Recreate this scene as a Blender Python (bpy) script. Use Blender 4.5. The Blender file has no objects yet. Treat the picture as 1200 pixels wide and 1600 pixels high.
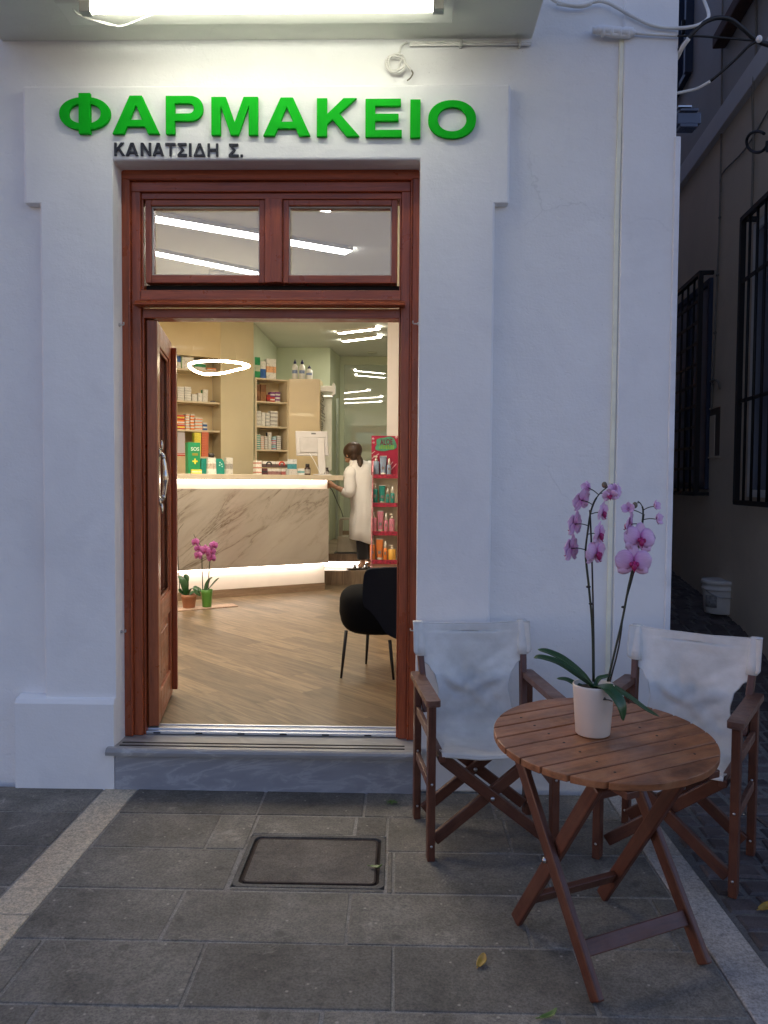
import bpy, bmesh, math, random
from mathutils import Vector, Matrix
from mathutils.geometry import tessellate_polygon
R = math.radians
rnd = random.Random(7)
S = bpy.context.scene
COL = S.collection

# ------------------------------------------------------------------ camera, sky, sun, exposure
CAM = Vector((0.0, -3.585, 1.45))
PITCH, YAW, ROLL, FPX = 2.29, 1.2, 0.4, 1200.0
CAMROT = Matrix.Rotation(R(YAW), 3, 'Z') @ Matrix.Rotation(R(90 - PITCH), 3, 'X') @ Matrix.Rotation(R(ROLL), 3, 'Z')
cd = bpy.data.cameras.new('camera'); cam = bpy.data.objects.new('camera', cd); COL.objects.link(cam)
cam.matrix_world = Matrix.Translation(CAM) @ CAMROT.to_4x4()
cd.sensor_fit = 'VERTICAL'; cd.sensor_height = 36; cd.lens = 36 * FPX / 1600
cd.clip_start = .05; cd.clip_end = 500
S.camera = cam
w = bpy.data.worlds.new('World'); S.world = w; w.use_nodes = True
nt = w.node_tree
sky = nt.nodes.new('ShaderNodeTexSky'); sky.sky_type = 'NISHITA'; sky.sun_disc = False
SUN_EL, SUN_ROT = 6.0, -75.0       # low sun off to the left: dusk
sky.sun_elevation = R(SUN_EL); sky.sun_rotation = R(SUN_ROT); sky.air_density = 1.0; sky.dust_density = .6; sky.ozone_density = 2.0
tint = nt.nodes.new('ShaderNodeMix'); tint.data_type = 'RGBA'; tint.blend_type = 'MULTIPLY'; tint.inputs[0].default_value = 1   # violet dusk haze
tint.inputs[7].default_value = (1.16, .94, 1.16, 1); nt.links.new(sky.outputs[0], tint.inputs[6])
bg = nt.nodes['Background']; nt.links.new(tint.outputs[2], bg.inputs[0]); bg.inputs[1].default_value = .15
sl = bpy.data.lights.new('sun', 'SUN'); sl.energy = .06; sl.angle = R(12); sl.color = (1, .93, .85)
so = bpy.data.objects.new('sun', sl); COL.objects.link(so)
so.rotation_euler = (R(90 - SUN_EL), 0, R(180 - SUN_ROT)); so.location = (0, 20, 12)
S.view_settings.view_transform = 'Standard'; S.view_settings.look = 'None'
S.view_settings.exposure = 1.1; S.view_settings.gamma = 1
cy = S.cycles
cy.use_denoising = True
try: cy.denoiser = 'OPENIMAGEDENOISE'
except Exception: pass
cy.max_bounces = 10; cy.diffuse_bounces = 5; cy.glossy_bounces = 5; cy.transparent_max_bounces = 16
cy.sample_clamp_indirect = 6; cy.caustics_reflective = False; cy.caustics_refractive = False

# ------------------------------------------------------------------ measuring helpers: a photo point on a real plane
def ray(px, py): return (CAMROT @ Vector(((px - 600) / FPX, (800 - py) / FPX, -1))).normalized()
def hit(px, py, p, n):
    d = ray(px, py); p = Vector(p); n = Vector(n)
    return CAM + d * ((p - CAM).dot(n) / d.dot(n))
def PY(px, py, Y): return hit(px, py, (0, Y, 0), (0, 1, 0))
def PX(px, py, X): return hit(px, py, (X, 0, 0), (1, 0, 0))
def PZ(px, py, Z): return hit(px, py, (0, 0, Z), (0, 0, 1))

# ------------------------------------------------------------------ materials
def new_mat(name):
    m = bpy.data.materials.new(name); m.use_nodes = True
    t = m.node_tree; b = t.nodes['Principled BSDF']
    return m, t, b
def N(t, kind, **kw):
    n = t.nodes.new(kind)
    for k, v in kw.items():
        if k in n.inputs: n.inputs[k].default_value = v
        else: setattr(n, k, v)
    return n
def L(t, a, b): t.links.new(a, b)
def ramp(t, fac, stops):
    r = t.nodes.new('ShaderNodeValToRGB'); e = r.color_ramp.elements
    while len(e) < len(stops): e.new(.5)
    for i, (p, c) in enumerate(stops):
        e[i].position = p; e[i].color = (*c, 1) if len(c) == 3 else c
    L(t, fac, r.inputs[0]); return r
def noise(t, vec, scale, detail=4, rough=.55, dist=0):
    n = N(t, 'ShaderNodeTexNoise'); n.inputs['Scale'].default_value = scale; n.inputs['Detail'].default_value = detail
    n.inputs['Roughness'].default_value = rough; n.inputs['Distortion'].default_value = dist
    if vec is not None: L(t, vec, n.inputs['Vector'])
    return n
def pos(t): return N(t, 'ShaderNodeNewGeometry').outputs['Position']
def objc(t): return N(t, 'ShaderNodeTexCoord').outputs['Object']
def bump(t, b, h, strength=.3, dist=.01, prev=None):
    n = N(t, 'ShaderNodeBump'); n.inputs['Strength'].default_value = strength; n.inputs['Distance'].default_value = dist
    L(t, h, n.inputs['Height'])
    if prev is not None: L(t, prev.outputs[0], n.inputs['Normal'])
    L(t, n.outputs[0], b.inputs['Normal']); return n
def mixc(t, fac, a, b, mode='MIX'):
    n = t.nodes.new('ShaderNodeMix'); n.data_type = 'RGBA'; n.blend_type = mode
    for i, v in ((0, fac), (6, a), (7, b)):
        if hasattr(v, 'links'): L(t, v, n.inputs[i])
        elif i == 0: n.inputs[0].default_value = v
        else: n.inputs[i].default_value = (*v, 1)
    return n.outputs[2]
def shade(c, k): return tuple(max(0, min(1, x * k)) for x in c)
_mc = {}
def M(name, col, rough=.5, metal=0, var=.12, vs=8, bmp=0, bs=60, coat=0, spec=.5, emit=None, es=0, sheen=0, trans=0):
    if name in _mc: return _mc[name]
    m, t, b = new_mat(name)
    b.inputs['Roughness'].default_value = rough; b.inputs['Metallic'].default_value = metal
    b.inputs['Coat Weight'].default_value = coat; b.inputs['Specular IOR Level'].default_value = spec
    b.inputs['Sheen Weight'].default_value = sheen; b.inputs['Transmission Weight'].default_value = trans
    p = objc(t)
    if var:
        n = noise(t, p, vs, 5)
        r = ramp(t, n.outputs[0], [(.3, shade(col, 1 - var)), (.7, shade(col, 1 + var))])
        L(t, r.outputs[0], b.inputs['Base Color'])
    else: b.inputs['Base Color'].default_value = (*col, 1)
    if bmp: bump(t, b, noise(t, p, bs, 4).outputs[0], bmp, .004)
    if emit: b.inputs['Emission Color'].default_value = (*emit, 1); b.inputs['Emission Strength'].default_value = es
    _mc[name] = m; return m
def plaster(name, col, dirt=.5, fine=1.0, pits=False):
    m, t, b = new_mat(name); p = pos(t); b.inputs['Roughness'].default_value = .62
    b.inputs['Specular IOR Level'].default_value = .3
    big = noise(t, p, 1.3, 6, .6); mid = noise(t, p, 9, 5, .6); fin = noise(t, p, 90, 4, .6)
    c = ramp(t, big.outputs[0], [(.3, shade(col, .91)), (.65, col)])
    mp = N(t, 'ShaderNodeMapping'); mp.inputs['Scale'].default_value = (5, 5, .8); L(t, p, mp.inputs[0])
    st = ramp(t, noise(t, mp.outputs[0], 2.2, 6, .65).outputs[0], [(.62, (0, 0, 0)), (.85, (1, 1, 1))])
    f = N(t, 'ShaderNodeMath', operation='MULTIPLY'); L(t, st.outputs[0], f.inputs[0]); f.inputs[1].default_value = .22 * dirt
    cc = mixc(t, f.outputs[0], c.outputs[0], shade(col, .55))
    sp = ramp(t, noise(t, p, 55, 2, .5).outputs[0], [(.735, (0, 0, 0)), (.76, (1, 1, 1))])
    f2 = N(t, 'ShaderNodeMath', operation='MULTIPLY'); L(t, sp.outputs[0], f2.inputs[0]); f2.inputs[1].default_value = .35 * dirt
    cc = mixc(t, f2.outputs[0], cc, shade(col, .45))
    wp_ = N(t, 'ShaderNodeVectorMath', operation='ADD'); L(t, p, wp_.inputs[0]); wn = noise(t, p, 3.5, 4, .6); sc2 = N(t, 'ShaderNodeVectorMath', operation='SCALE'); L(t, wn.outputs['Color'], sc2.inputs[0]); sc2.inputs['Scale'].default_value = .35; L(t, sc2.outputs[0], wp_.inputs[1])
    vo = N(t, 'ShaderNodeTexVoronoi'); vo.feature = 'DISTANCE_TO_EDGE'; vo.inputs['Scale'].default_value = 1.1; L(t, wp_.outputs[0], vo.inputs['Vector'])
    ck = ramp(t, vo.outputs['Distance'], [(0, (1, 1, 1)), (.005, (0, 0, 0))]); cm_ = ramp(t, noise(t, p, .9, 3).outputs[0], [(.52, (0, 0, 0)), (.62, (1, 1, 1))])
    f3 = N(t, 'ShaderNodeMath', operation='MULTIPLY'); L(t, ck.outputs[0], f3.inputs[0]); L(t, cm_.outputs[0], f3.inputs[1]); f4 = N(t, 'ShaderNodeMath', operation='MULTIPLY'); L(t, f3.outputs[0], f4.inputs[0]); f4.inputs[1].default_value = .3 * dirt
    cc = mixc(t, f4.outputs[0], cc, shade(col, .45))
    pt_ = ramp(t, noise(t, p, 2.6, 3, .5, .8).outputs[0], [(.50, (1, 1, 1)), (.60, (.965, .965, .97))]); cc = mixc(t, 1, cc, pt_.outputs[0], 'MULTIPLY')
    L(t, cc, b.inputs['Base Color'])
    b1 = bump(t, b, big.outputs[0], .4 * fine, .03); b2 = bump(t, b, mid.outputs[0], .25 * fine, .008, b1)
    b3 = bump(t, b, fin.outputs[0], .28 * fine, .0035, b2)
    mp2 = N(t, 'ShaderNodeMapping'); mp2.inputs['Scale'].default_value = (6, 6, 22); L(t, p, mp2.inputs[0])
    b4 = bump(t, b, noise(t, mp2.outputs[0], 1.0, 5, .6, 1.5).outputs[0], .12 * fine, .008, b3)
    if pits:
        pv = ramp(t, noise(t, p, 24, 5, .7, .6).outputs[0], [(.28, (0, 0, 0)), (.42, (1, 1, 1))])
        bump(t, b, pv.outputs[0], .28, .006, b4)
    return m
def wood(name, dark, light, rough=.35, coat=.3, scale=(1.6, 26, 26), grain=.25, wear=None):
    """grain runs along each piece: point attribute 'grain' (metres along, across, across)"""
    m, t, b = new_mat(name)
    a = N(t, 'ShaderNodeAttribute'); a.attribute_name = 'grain'
    mp = N(t, 'ShaderNodeMapping'); mp.inputs['Scale'].default_value = scale; L(t, a.outputs['Vector'], mp.inputs[0])
    n1 = noise(t, mp.outputs[0], 1.6, 7, .62, .6); n2 = noise(t, mp.outputs[0], 9, 4, .6)
    mid = tuple((x + y) / 2 for x, y in zip(dark, light))
    c = ramp(t, n1.outputs[0], [(.25, dark), (.5, mid), (.75, light)])
    c2 = ramp(t, n2.outputs[0], [(.35, (.6, .6, .6)), (.6, (1, 1, 1))])
    cc = mixc(t, .55, c.outputs[0], c2.outputs[0], 'MULTIPLY')
    if wear:
        wn = ramp(t, noise(t, a.outputs['Vector'], 9, 6, .7, .8).outputs[0], [(.45, (0, 0, 0)), (.72, (1, 1, 1))])
        f = N(t, 'ShaderNodeMath', operation='MULTIPLY'); L(t, wn.outputs[0], f.inputs[0]); f.inputs[1].default_value = wear[1]
        cc = mixc(t, f.outputs[0], cc, wear[0])
    L(t, cc, b.inputs['Base Color'])
    rr = ramp(t, noise(t, a.outputs['Vector'], 14, 4).outputs[0], [(.3, (rough * .75,) * 3), (.7, (min(1, rough * 1.35),) * 3)])
    L(t, rr.outputs[0], b.inputs['Roughness']); b.inputs['Coat Weight'].default_value = coat; b.inputs['Coat Roughness'].default_value = .25
    bump(t, b, n2.outputs[0], grain, .0012)
    return m
def stone(name, c0, c1, spots=.5, rough=.75, scale=1.0, bmp=.5, island=.25):
    m, t, b = new_mat(name); p = pos(t)
    g = N(t, 'ShaderNodeNewGeometry')
    n1 = noise(t, p, 3.2 * scale, 9, .70, .4); n2 = noise(t, p, 32 * scale, 7, .8); n3 = noise(t, p, 115 * scale, 4, .8)
    c = ramp(t, n1.outputs[0], [(.3, c0), (.7, c1)])
    c2 = ramp(t, n2.outputs[0], [(.34, (.42, .42, .42)), (.50, (.85, .85, .85)), (.66, (1.0, 1.0, 1.0))])
    cc = mixc(t, .8, c.outputs[0], c2.outputs[0], 'MULTIPLY')
    c3 = ramp(t, n3.outputs[0], [(.36, (.35, .35, .35)), (.60, (1, 1, 1))])
    cc = mixc(t, .75, cc, c3.outputs[0], 'MULTIPLY')
    ri = ramp(t, g.outputs['Random Per Island'], [(0, (1 - island,) * 3), (1, (1, 1, 1))])
    cc = mixc(t, 1, cc, ri.outputs[0], 'MULTIPLY')
    # pale scuffs, light grains and dark oil/gum spots
    s1 = ramp(t, noise(t, p, 5 * scale, 7, .75, .5).outputs[0], [(.60, (0, 0, 0)), (.70, (1, 1, 1))])
    f = N(t, 'ShaderNodeMath', operation='MULTIPLY'); L(t, s1.outputs[0], f.inputs[0]); f.inputs[1].default_value = .30 * spots
    cc = mixc(t, f.outputs[0], cc, shade(c1, 1.9))
    v = N(t, 'ShaderNodeTexVoronoi'); v.inputs['Scale'].default_value = 5.5 * scale; L(t, p, v.inputs['Vector'])
    s2 = ramp(t, v.outputs['Distance'], [(.07, (1, 1, 1)), (.12, (0, 0, 0))])
    f = N(t, 'ShaderNodeMath', operation='MULTIPLY'); L(t, s2.outputs[0], f.inputs[0]); f.inputs[1].default_value = .55 * spots
    cc = mixc(t, f.outputs[0], cc, shade(c0, .35))
    v2 = N(t, 'ShaderNodeTexVoronoi'); v2.inputs['Scale'].default_value = 16 * scale; L(t, p, v2.inputs['Vector'])
    s3 = ramp(t, v2.outputs['Distance'], [(.05, (1, 1, 1)), (.10, (0, 0, 0))])
    f = N(t, 'ShaderNodeMath', operation='MULTIPLY'); L(t, s3.outputs[0], f.inputs[0]); f.inputs[1].default_value = .28 * spots
    cc = mixc(t, f.outputs[0], cc, shade(c1, 2.2))
    L(t, cc, b.inputs['Base Color'])
    rr = ramp(t, n2.outputs[0], [(.3, (rough * .8,) * 3), (.7, (min(1, rough * 1.15),) * 3)]); L(t, rr.outputs[0], b.inputs['Roughness'])
    b1 = bump(t, b, n1.outputs[0], bmp * .8, .014); b2 = bump(t, b, n2.outputs[0], bmp * 1.2, .005, b1); bump(t, b, n3.outputs[0], bmp * .7, .0014, b2)
    return m
def marble(name, base, vein, rough=.12, scale=1, amount=1, axis=(1, 1, 1), coat=.2, thr=(.30, .50)):
    m, t, b = new_mat(name); p = pos(t)
    mp = N(t, 'ShaderNodeMapping'); mp.inputs['Rotation'].default_value = axis; mp.inputs['Scale'].default_value = (scale, scale, scale); L(t, p, mp.inputs[0])
    mp2 = N(t, 'ShaderNodeMapping'); mp2.inputs['Scale'].default_value = (.8, 3.2, 3.2); L(t, mp.outputs[0], mp2.inputs[0])
    n = noise(t, mp2.outputs[0], 1.1, 9, .62, .7)
    s = N(t, 'ShaderNodeMath', operation='SUBTRACT'); L(t, n.outputs[0], s.inputs[0]); s.inputs[1].default_value = .5
    a = N(t, 'ShaderNodeMath', operation='ABSOLUTE'); L(t, s.outputs[0], a.inputs[0])
    v = ramp(t, a.outputs[0], [(.0, (1, 1, 1)), (.035, (.25,) * 3), (.09, (0, 0, 0))])
    mk = ramp(t, noise(t, mp.outputs[0], .9, 3, .5).outputs[0], [(thr[0] + .18, (0, 0, 0)), (thr[1] + .14, (1, 1, 1))])
    f = N(t, 'ShaderNodeMath', operation='MULTIPLY'); L(t, v.outputs[0], f.inputs[0]); L(t, mk.outputs[0], f.inputs[1])
    f2 = N(t, 'ShaderNodeMath', operation='MULTIPLY'); L(t, f.outputs[0], f2.inputs[0]); f2.inputs[1].default_value = amount
    cl = ramp(t, noise(t, mp2.outputs[0], 2.5, 6).outputs[0], [(.3, shade(base, .86)), (.7, base)])
    L(t, mixc(t, f2.outputs[0], cl.outputs[0], vein), b.inputs['Base Color'])
    b.inputs['Roughness'].default_value = rough; b.inputs['Coat Weight'].default_value = coat
    return m
def glow(name, col, strength):
    m, t, b = new_mat(name); b.inputs['Base Color'].default_value = (.9, .9, .9, 1)
    b.inputs['Emission Color'].default_value = (*col, 1); b.inputs['Emission Strength'].default_value = strength; return m
def glass(name, tint=(.97, .98, .98), refl=1.0, ior=1.5):
    m, t, b = new_mat(name); t.nodes.remove(b)
    tr = N(t, 'ShaderNodeBsdfTransparent'); tr.inputs[0].default_value = (*tint, 1)
    gl = N(t, 'ShaderNodeBsdfGlossy'); gl.inputs['Roughness'].default_value = .01; gl.inputs[0].default_value = (refl, refl, refl, 1)
    fr = N(t, 'ShaderNodeFresnel'); fr.inputs[0].default_value = ior
    mx = N(t, 'ShaderNodeMixShader'); L(t, fr.outputs[0], mx.inputs[0]); L(t, tr.outputs[0], mx.inputs[1]); L(t, gl.outputs[0], mx.inputs[2])
    L(t, mx.outputs[0], t.nodes['Material Output'].inputs[0]); return m

# ------------------------------------------------------------------ mesh builder
ORG = {}
class MB:
    def __init__(s): s.v = []; s.f = []; s.g = []; s.mi = []; s.sm = []
    def add(s, vs, fs, grain=None, mi=0, smooth=False):
        o = len(s.v); s.v += [Vector(v) for v in vs]
        off = Vector((rnd.uniform(0, 9), rnd.uniform(0, 9), rnd.uniform(0, 9)))
        s.g += [Vector(x) + off for x in (grain or vs)]
        s.f += [[i + o for i in f] for f in fs]; s.mi += [mi] * len(fs); s.sm += [smooth] * len(fs); return s
    def box(s, lo, hi, mi=0, rot=None, grain='auto'):
        a, b = Vector(lo), Vector(hi)
        vs = [Vector((x, y, z)) for z in (a.z, b.z) for y in (a.y, b.y) for x in (a.x, b.x)]
        d = b - a; k = max(range(3), key=lambda i: abs(d[i])) if grain == 'auto' else grain
        gr = [Vector((v[k], v[(k + 1) % 3], v[(k + 2) % 3])) for v in vs]
        if rot is not None:
            c = (a + b) / 2; vs = [rot @ (v - c) + c for v in vs]
        return s.add(vs, [(0, 2, 3, 1), (4, 5, 7, 6), (0, 1, 5, 4), (2, 6, 7, 3), (0, 4, 6, 2), (1, 3, 7, 5)], gr, mi)
    def obox(s, o, ax, ay, az, mi=0):
        """box from a corner o spanned by three vectors"""
        o, ax, ay, az = Vector(o), Vector(ax), Vector(ay), Vector(az)
        vs = [o + ax * i + ay * j + az * k for k in (0, 1) for j in (0, 1) for i in (0, 1)]
        gr = [Vector((ax.length * i, ay.length * j, az.length * k)) for k in (0, 1) for j in (0, 1) for i in (0, 1)]
        l = [ax.length, ay.length, az.length]; q = l.index(max(l)); gr = [Vector((v[q], v[(q + 1) % 3], v[(q + 2) % 3])) for v in gr]
        fs = [(0, 2, 3, 1), (4, 5, 7, 6), (0, 1, 5, 4), (2, 6, 7, 3), (0, 4, 6, 2), (1, 3, 7, 5)]
        if ax.cross(ay).dot(az) < 0: fs = [f[::-1] for f in fs]
        return s.add(vs, fs, gr, mi)
    def bar(s, p, q, wa, wb, up=(0, 0, 1), mi=0):
        """rectangular bar p->q, wa wide across, wb along the 'up' side"""
        p, q = Vector(p), Vector(q); d = (q - p); l = d.length; d.normalize(); up = Vector(up)
        a = d.cross(up); a = a if a.length > 1e-4 else d.cross(Vector((1, 0, 0))); a.normalize(); b = a.cross(d).normalized()
        return s.obox(p - a * wa / 2 - b * wb / 2, d * l, a * wa, b * wb, mi)
    def tube(s, pts, r, n=10, mi=0, closed=False, smooth_pts=0, caps=True):
        pts = [Vector(p) for p in pts]
        if smooth_pts: pts = crom(pts, smooth_pts, closed)
        rs = r if isinstance(r, (list, tuple)) else [r] * len(pts)
        if len(rs) != len(pts): rs = [rs[min(len(rs) - 1, int(i * (len(rs) - 1) / max(1, len(pts) - 1) + .5))] for i in range(len(pts))]
        vs, gr = [], []; pu = None; acc = 0
        m = len(pts)
        for i, p in enumerate(pts):
            t = (pts[(i + 1) % m] - pts[i - 1]) if closed else (pts[min(i + 1, m - 1)] - pts[max(i - 1, 0)])
            if t.length < 1e-9: t = Vector((0, 0, 1))
            t.normalize()
            if pu is None: pu = t.orthogonal().normalized()
            u = (pu - t * pu.dot(t)); u = u.normalized() if u.length > 1e-6 else t.orthogonal().normalized(); pu = u; w_ = t.cross(u)
            if i: acc += (p - pts[i - 1]).length
            for k in range(n):
                a = 2 * math.pi * k / n; vs.append(p + (u * math.cos(a) + w_ * math.sin(a)) * rs[i]); gr.append((acc, rs[i] * math.cos(a), rs[i] * math.sin(a)))
        fs = []
        for i in range(m if closed else m - 1):
            j = (i + 1) % m
            for k in range(n): fs.append((i * n + k, i * n + (k + 1) % n, j * n + (k + 1) % n, j * n + k))
        if not closed and caps: fs += [tuple(range(n))[::-1], tuple((m - 1) * n + k for k in range(n))]
        return s.add(vs, fs, gr, mi, True)
    def lathe(s, prof, c=(0, 0, 0), n=28, mi=0, axis=None, smooth=True):
        c = Vector(c); q = Vector((0, 0, 1)).rotation_difference(Vector(axis).normalized()).to_matrix() if axis is not None else Matrix.Identity(3)
        vs = [c + q @ Vector((r * math.cos(2 * math.pi * k / n), r * math.sin(2 * math.pi * k / n), z)) for r, z in prof for k in range(n)]
        fs = [(i * n + k, i * n + (k + 1) % n, (i + 1) * n + (k + 1) % n, (i + 1) * n + k) for i in range(len(prof) - 1) for k in range(n)]
        if prof[0][0] > 1e-5: fs.append(tuple(range(n))[::-1])
        if prof[-1][0] > 1e-5: fs.append(tuple((len(prof) - 1) * n + k for k in range(n)))
        return s.add(vs, fs, None, mi, smooth)
    def prism(s, loops, o, ax, ay, depth, mi=0):
        """2-D outline with holes in plane (o, ax, ay), extruded by the vector depth"""
        o, ax, ay, depth = Vector(o), Vector(ax), Vector(ay), Vector(depth)
        tri = tessellate_polygon([[Vector((x, y, 0)) for x, y in lp] for lp in loops])
        flat = [p for lp in loops for p in lp]; n = len(flat)
        vs = [o + ax * x + ay * y for x, y in flat]; vs += [v + depth for v in vs]
        fs = []; nn = ax.cross(ay).dot(depth)
        for a, b, c in tri:
            A, B, C = flat[a], flat[b], flat[c]; cr = (B[0] - A[0]) * (C[1] - A[1]) - (B[1] - A[1]) * (C[0] - A[0])
            if abs(cr) < 1e-12: continue
            if cr < 0: a, b, c = a, c, b
            f1, f2 = (a, b, c), (c, b, a)
            if nn > 0: fs += [f2, tuple(i + n for i in f1)]
            else: fs += [f1, tuple(i + n for i in f2)]
        k = 0
        for li, lp in enumerate(loops):
            m = len(lp); ar = sum(lp[i][0] * lp[(i + 1) % m][1] - lp[(i + 1) % m][0] * lp[i][1] for i in range(m))
            for i in range(m):
                a, b = k + i, k + (i + 1) % m
                f = (a, b, b + n, a + n)
                if (ar < 0) != (li > 0): f = f[::-1]
                if nn < 0: f = f[::-1]
                fs.append(f)
            k += m
        return s.add(vs, fs, None, mi)
    def grid(s, fn, nu, nv, mi=0, smooth=True, closed_u=False):
        vs = [Vector(fn(i / nu, j / nv)) for j in range(nv + 1) for i in range(nu + 1)]
        fs = [(j * (nu + 1) + i, j * (nu + 1) + i + 1, (j + 1) * (nu + 1) + i + 1, (j + 1) * (nu + 1) + i) for j in range(nv) for i in range(nu)]
        return s.add(vs, fs, None, mi, smooth)
    def ball(s, c, r, mi=0, n=12, m=8, rot=None):
        c = Vector(c); r = Vector(r) if not isinstance(r, (int, float)) else Vector((r, r, r))
        vs = []
        for j in range(m + 1):
            th = math.pi * j / m
            for k in range(n):
                a = 2 * math.pi * k / n; v = Vector((r.x * math.sin(th) * math.cos(a), r.y * math.sin(th) * math.sin(a), -r.z * math.cos(th)))
                vs.append(c + (rot @ v if rot is not None else v))
        fs = [(j * n + k, j * n + (k + 1) % n, (j + 1) * n + (k + 1) % n, (j + 1) * n + k) for j in range(m) for k in range(n)]
        return s.add(vs, fs, None, mi, True)
    def build(s, name, mats, parent=None, local=False, bevel=0, bseg=2, subd=0, solid=0, label=None, cat=None, group=None, kind=None, weld=False, origin=None):
        me = bpy.data.meshes.new(name)
        if origin is not None: org = Vector(origin)
        elif parent is not None: org = Vector((0, 0, 0)) if local else ORG[parent.name]
        elif local: org = Vector((0, 0, 0))
        else:
            lo = Vector((min(v.x for v in s.v), min(v.y for v in s.v), min(v.z for v in s.v))); hi = Vector((max(v.x for v in s.v), max(v.y for v in s.v), max(v.z for v in s.v)))
            org = Vector(((lo.x + hi.x) / 2, (lo.y + hi.y) / 2, lo.z))
        me.from_pydata([v - org for v in s.v], [], s.f)
        ms = mats if isinstance(mats, (list, tuple)) else [mats]
        for m in ms: me.materials.append(m)
        for p, mi, sm in zip(me.polygons, s.mi, s.sm): p.material_index = mi; p.use_smooth = sm
        at = me.attributes.new('grain', 'FLOAT_VECTOR', 'POINT')
        at.data.foreach_set('vector', [c for g in s.g for c in g])
        me.update()
        if weld:
            bm = bmesh.new(); bm.from_mesh(me); bmesh.ops.remove_doubles(bm, verts=bm.verts, dist=1e-5); bmesh.ops.recalc_face_normals(bm, faces=bm.faces); bm.to_mesh(me); bm.free()
        o = bpy.data.objects.new(name, me); COL.objects.link(o)
        if parent is not None: o.parent = parent; ORG[o.name] = org
        else: o.location = org; ORG[o.name] = org
        if solid: md = o.modifiers.new('thick', 'SOLIDIFY'); md.thickness = solid; md.offset = 0
        if bevel: md = o.modifiers.new('bevel', 'BEVEL'); md.width = bevel; md.segments = bseg; md.limit_method = 'ANGLE'; md.angle_limit = R(40)
        if subd: md = o.modifiers.new('sub', 'SUBSURF'); md.levels = subd; md.render_levels = subd
        tag(o, label, cat, group, kind); return o
def tag(o, label=None, cat=None, group=None, kind=None):
    for k, v in (('label', label), ('category', cat), ('group', group), ('kind', kind)):
        if v: o[k] = v
    return o
def thing(name, loc, label, cat, group=None, rz=0):
    o = bpy.data.objects.new(name, None); COL.objects.link(o); o.location = loc; o.rotation_euler = (0, 0, rz)
    o.empty_display_size = .1; ORG[o.name] = Vector(loc); return tag(o, label, cat, group)
def copy_tree(o, parent=None):
    c = o.copy(); COL.objects.link(c)
    if parent is not None: c.parent = parent
    for ch in [x for x in bpy.data.objects if x.parent == o]: copy_tree(ch, c)
    return c
def crom(pts, k, closed=False):
    m = len(pts); out = []
    rng = range(m if closed else m - 1)
    for i in rng:
        p0 = pts[(i - 1) % m] if closed or i > 0 else pts[0] * 2 - pts[1]
        p1, p2 = pts[i], pts[(i + 1) % m]
        p3 = pts[(i + 2) % m] if closed or i + 2 < m else p2 * 2 - p1
        for j in range(k):
            t = j / k; out.append(.5 * ((2 * p1) + (p2 - p0) * t + (2 * p0 - 5 * p1 + 4 * p2 - p3) * t * t + (3 * p1 - p0 - 3 * p2 + p3) * t ** 3))
    if not closed: out.append(pts[-1])
    return out
# ------------------------------------------------------------------ shared materials
MW = plaster('white_plaster', (.87, .87, .865), .5, 1.0)
MWR = plaster('rough_white_plaster', (.87, .87, .86), .8, 1.5, True)
MSUR = plaster('surround_plaster', (.87, .87, .86), .35, .8)
MOCH = plaster('ochre_render', (.70, .595, .47), .8, .8)
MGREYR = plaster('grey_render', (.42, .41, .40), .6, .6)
MBAND = plaster('pale_concrete', (.66, .66, .68), .8, .5)
MMAH = wood('mahogany', (.21, .040, .013), (.50, .112, .036), .34, .25, (1.4, 22, 22), .15)
MOAK = None
MDARK = M('dark_gap', (.012, .010, .010), .8)
MIRON = M('black_iron', (.012, .012, .014), .5, .3)
MSTEEL = M('steel', (.55, .56, .58), .28, 1.0, var=.05)
MALU = M('aluminium', (.62, .64, .68), .35, .85, var=.06, vs=20)
MCABW = M('painted_cable', (.72, .71, .67), .6, bmp=.2)
MCABB = M('black_cable', (.012, .012, .013), .45)
MPLW = M('white_plastic', (.78, .78, .76), .4, var=.04)
MGREEN = M('green_letter', (.003, .47, .014), .7, var=.02, spec=.15)
MINK = M('dark_letter', (.020, .020, .028), .4, var=.02)
MGLASS = glass('window_glass'); MGLASS2 = glass('transom_glass', (.80, .83, .89), 1.0, 1.85)

# ------------------------------------------------------------------ the ground
ZF = .228                       # shop floor
YS, YP = -.045, -.075           # faces of the door surround and of the plinth
def zal(y): return 0 if y < .15 else (.42 * (y - .15) / 1.85 if y < 2.0 else .42 + (y - 2.0) * .10)
MPAV = stone('grey_paver', (.170, .150, .114), (.45, .405, .325), 1.0, .72, 1.0, .6, .34)
MSTRIP = stone('pale_paver_strip', (.90, .71, .47), (1.0, .86, .62), .25, .8, 1.1, .5, .1)
MSTRIP2 = stone('grey_concrete_strip', (.55, .50, .43), (.78, .72, .63), .5, .8, 1.1, .5, .1)
MSETT = stone('dark_sett', (.105, .082, .078), (.24, .20, .19), .25, .7, 2.0, .6, .45)
MMORT = stone('mortar', (.20, .185, .165), (.30, .28, .25), .2, .9, 2.0, .8, 0)
MJOINT = stone('joint_sand', (.30, .27, .22), (.60, .55, .46), .3, .9, 2.0, .8, 0)
g = MB(); g.grid(lambda u, v: (-60 + 120 * u, -60 + 120 * v, -.05), 2, 2); g.build('ground', MJOINT, kind='structure')
rowY = [PZ(600, y, 0).y for y in (1247, 1277, 1331, 1396, 1478, 1581)]
pitch = rowY[4] - rowY[5]
rowY[0] = YP + .02
while rowY[-1] > -5.2: rowY.append(rowY[-1] - pitch)
SLX0, SLX1, SRX0, SRX1 = -1.375, -1.215, .965, 1.115
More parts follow.
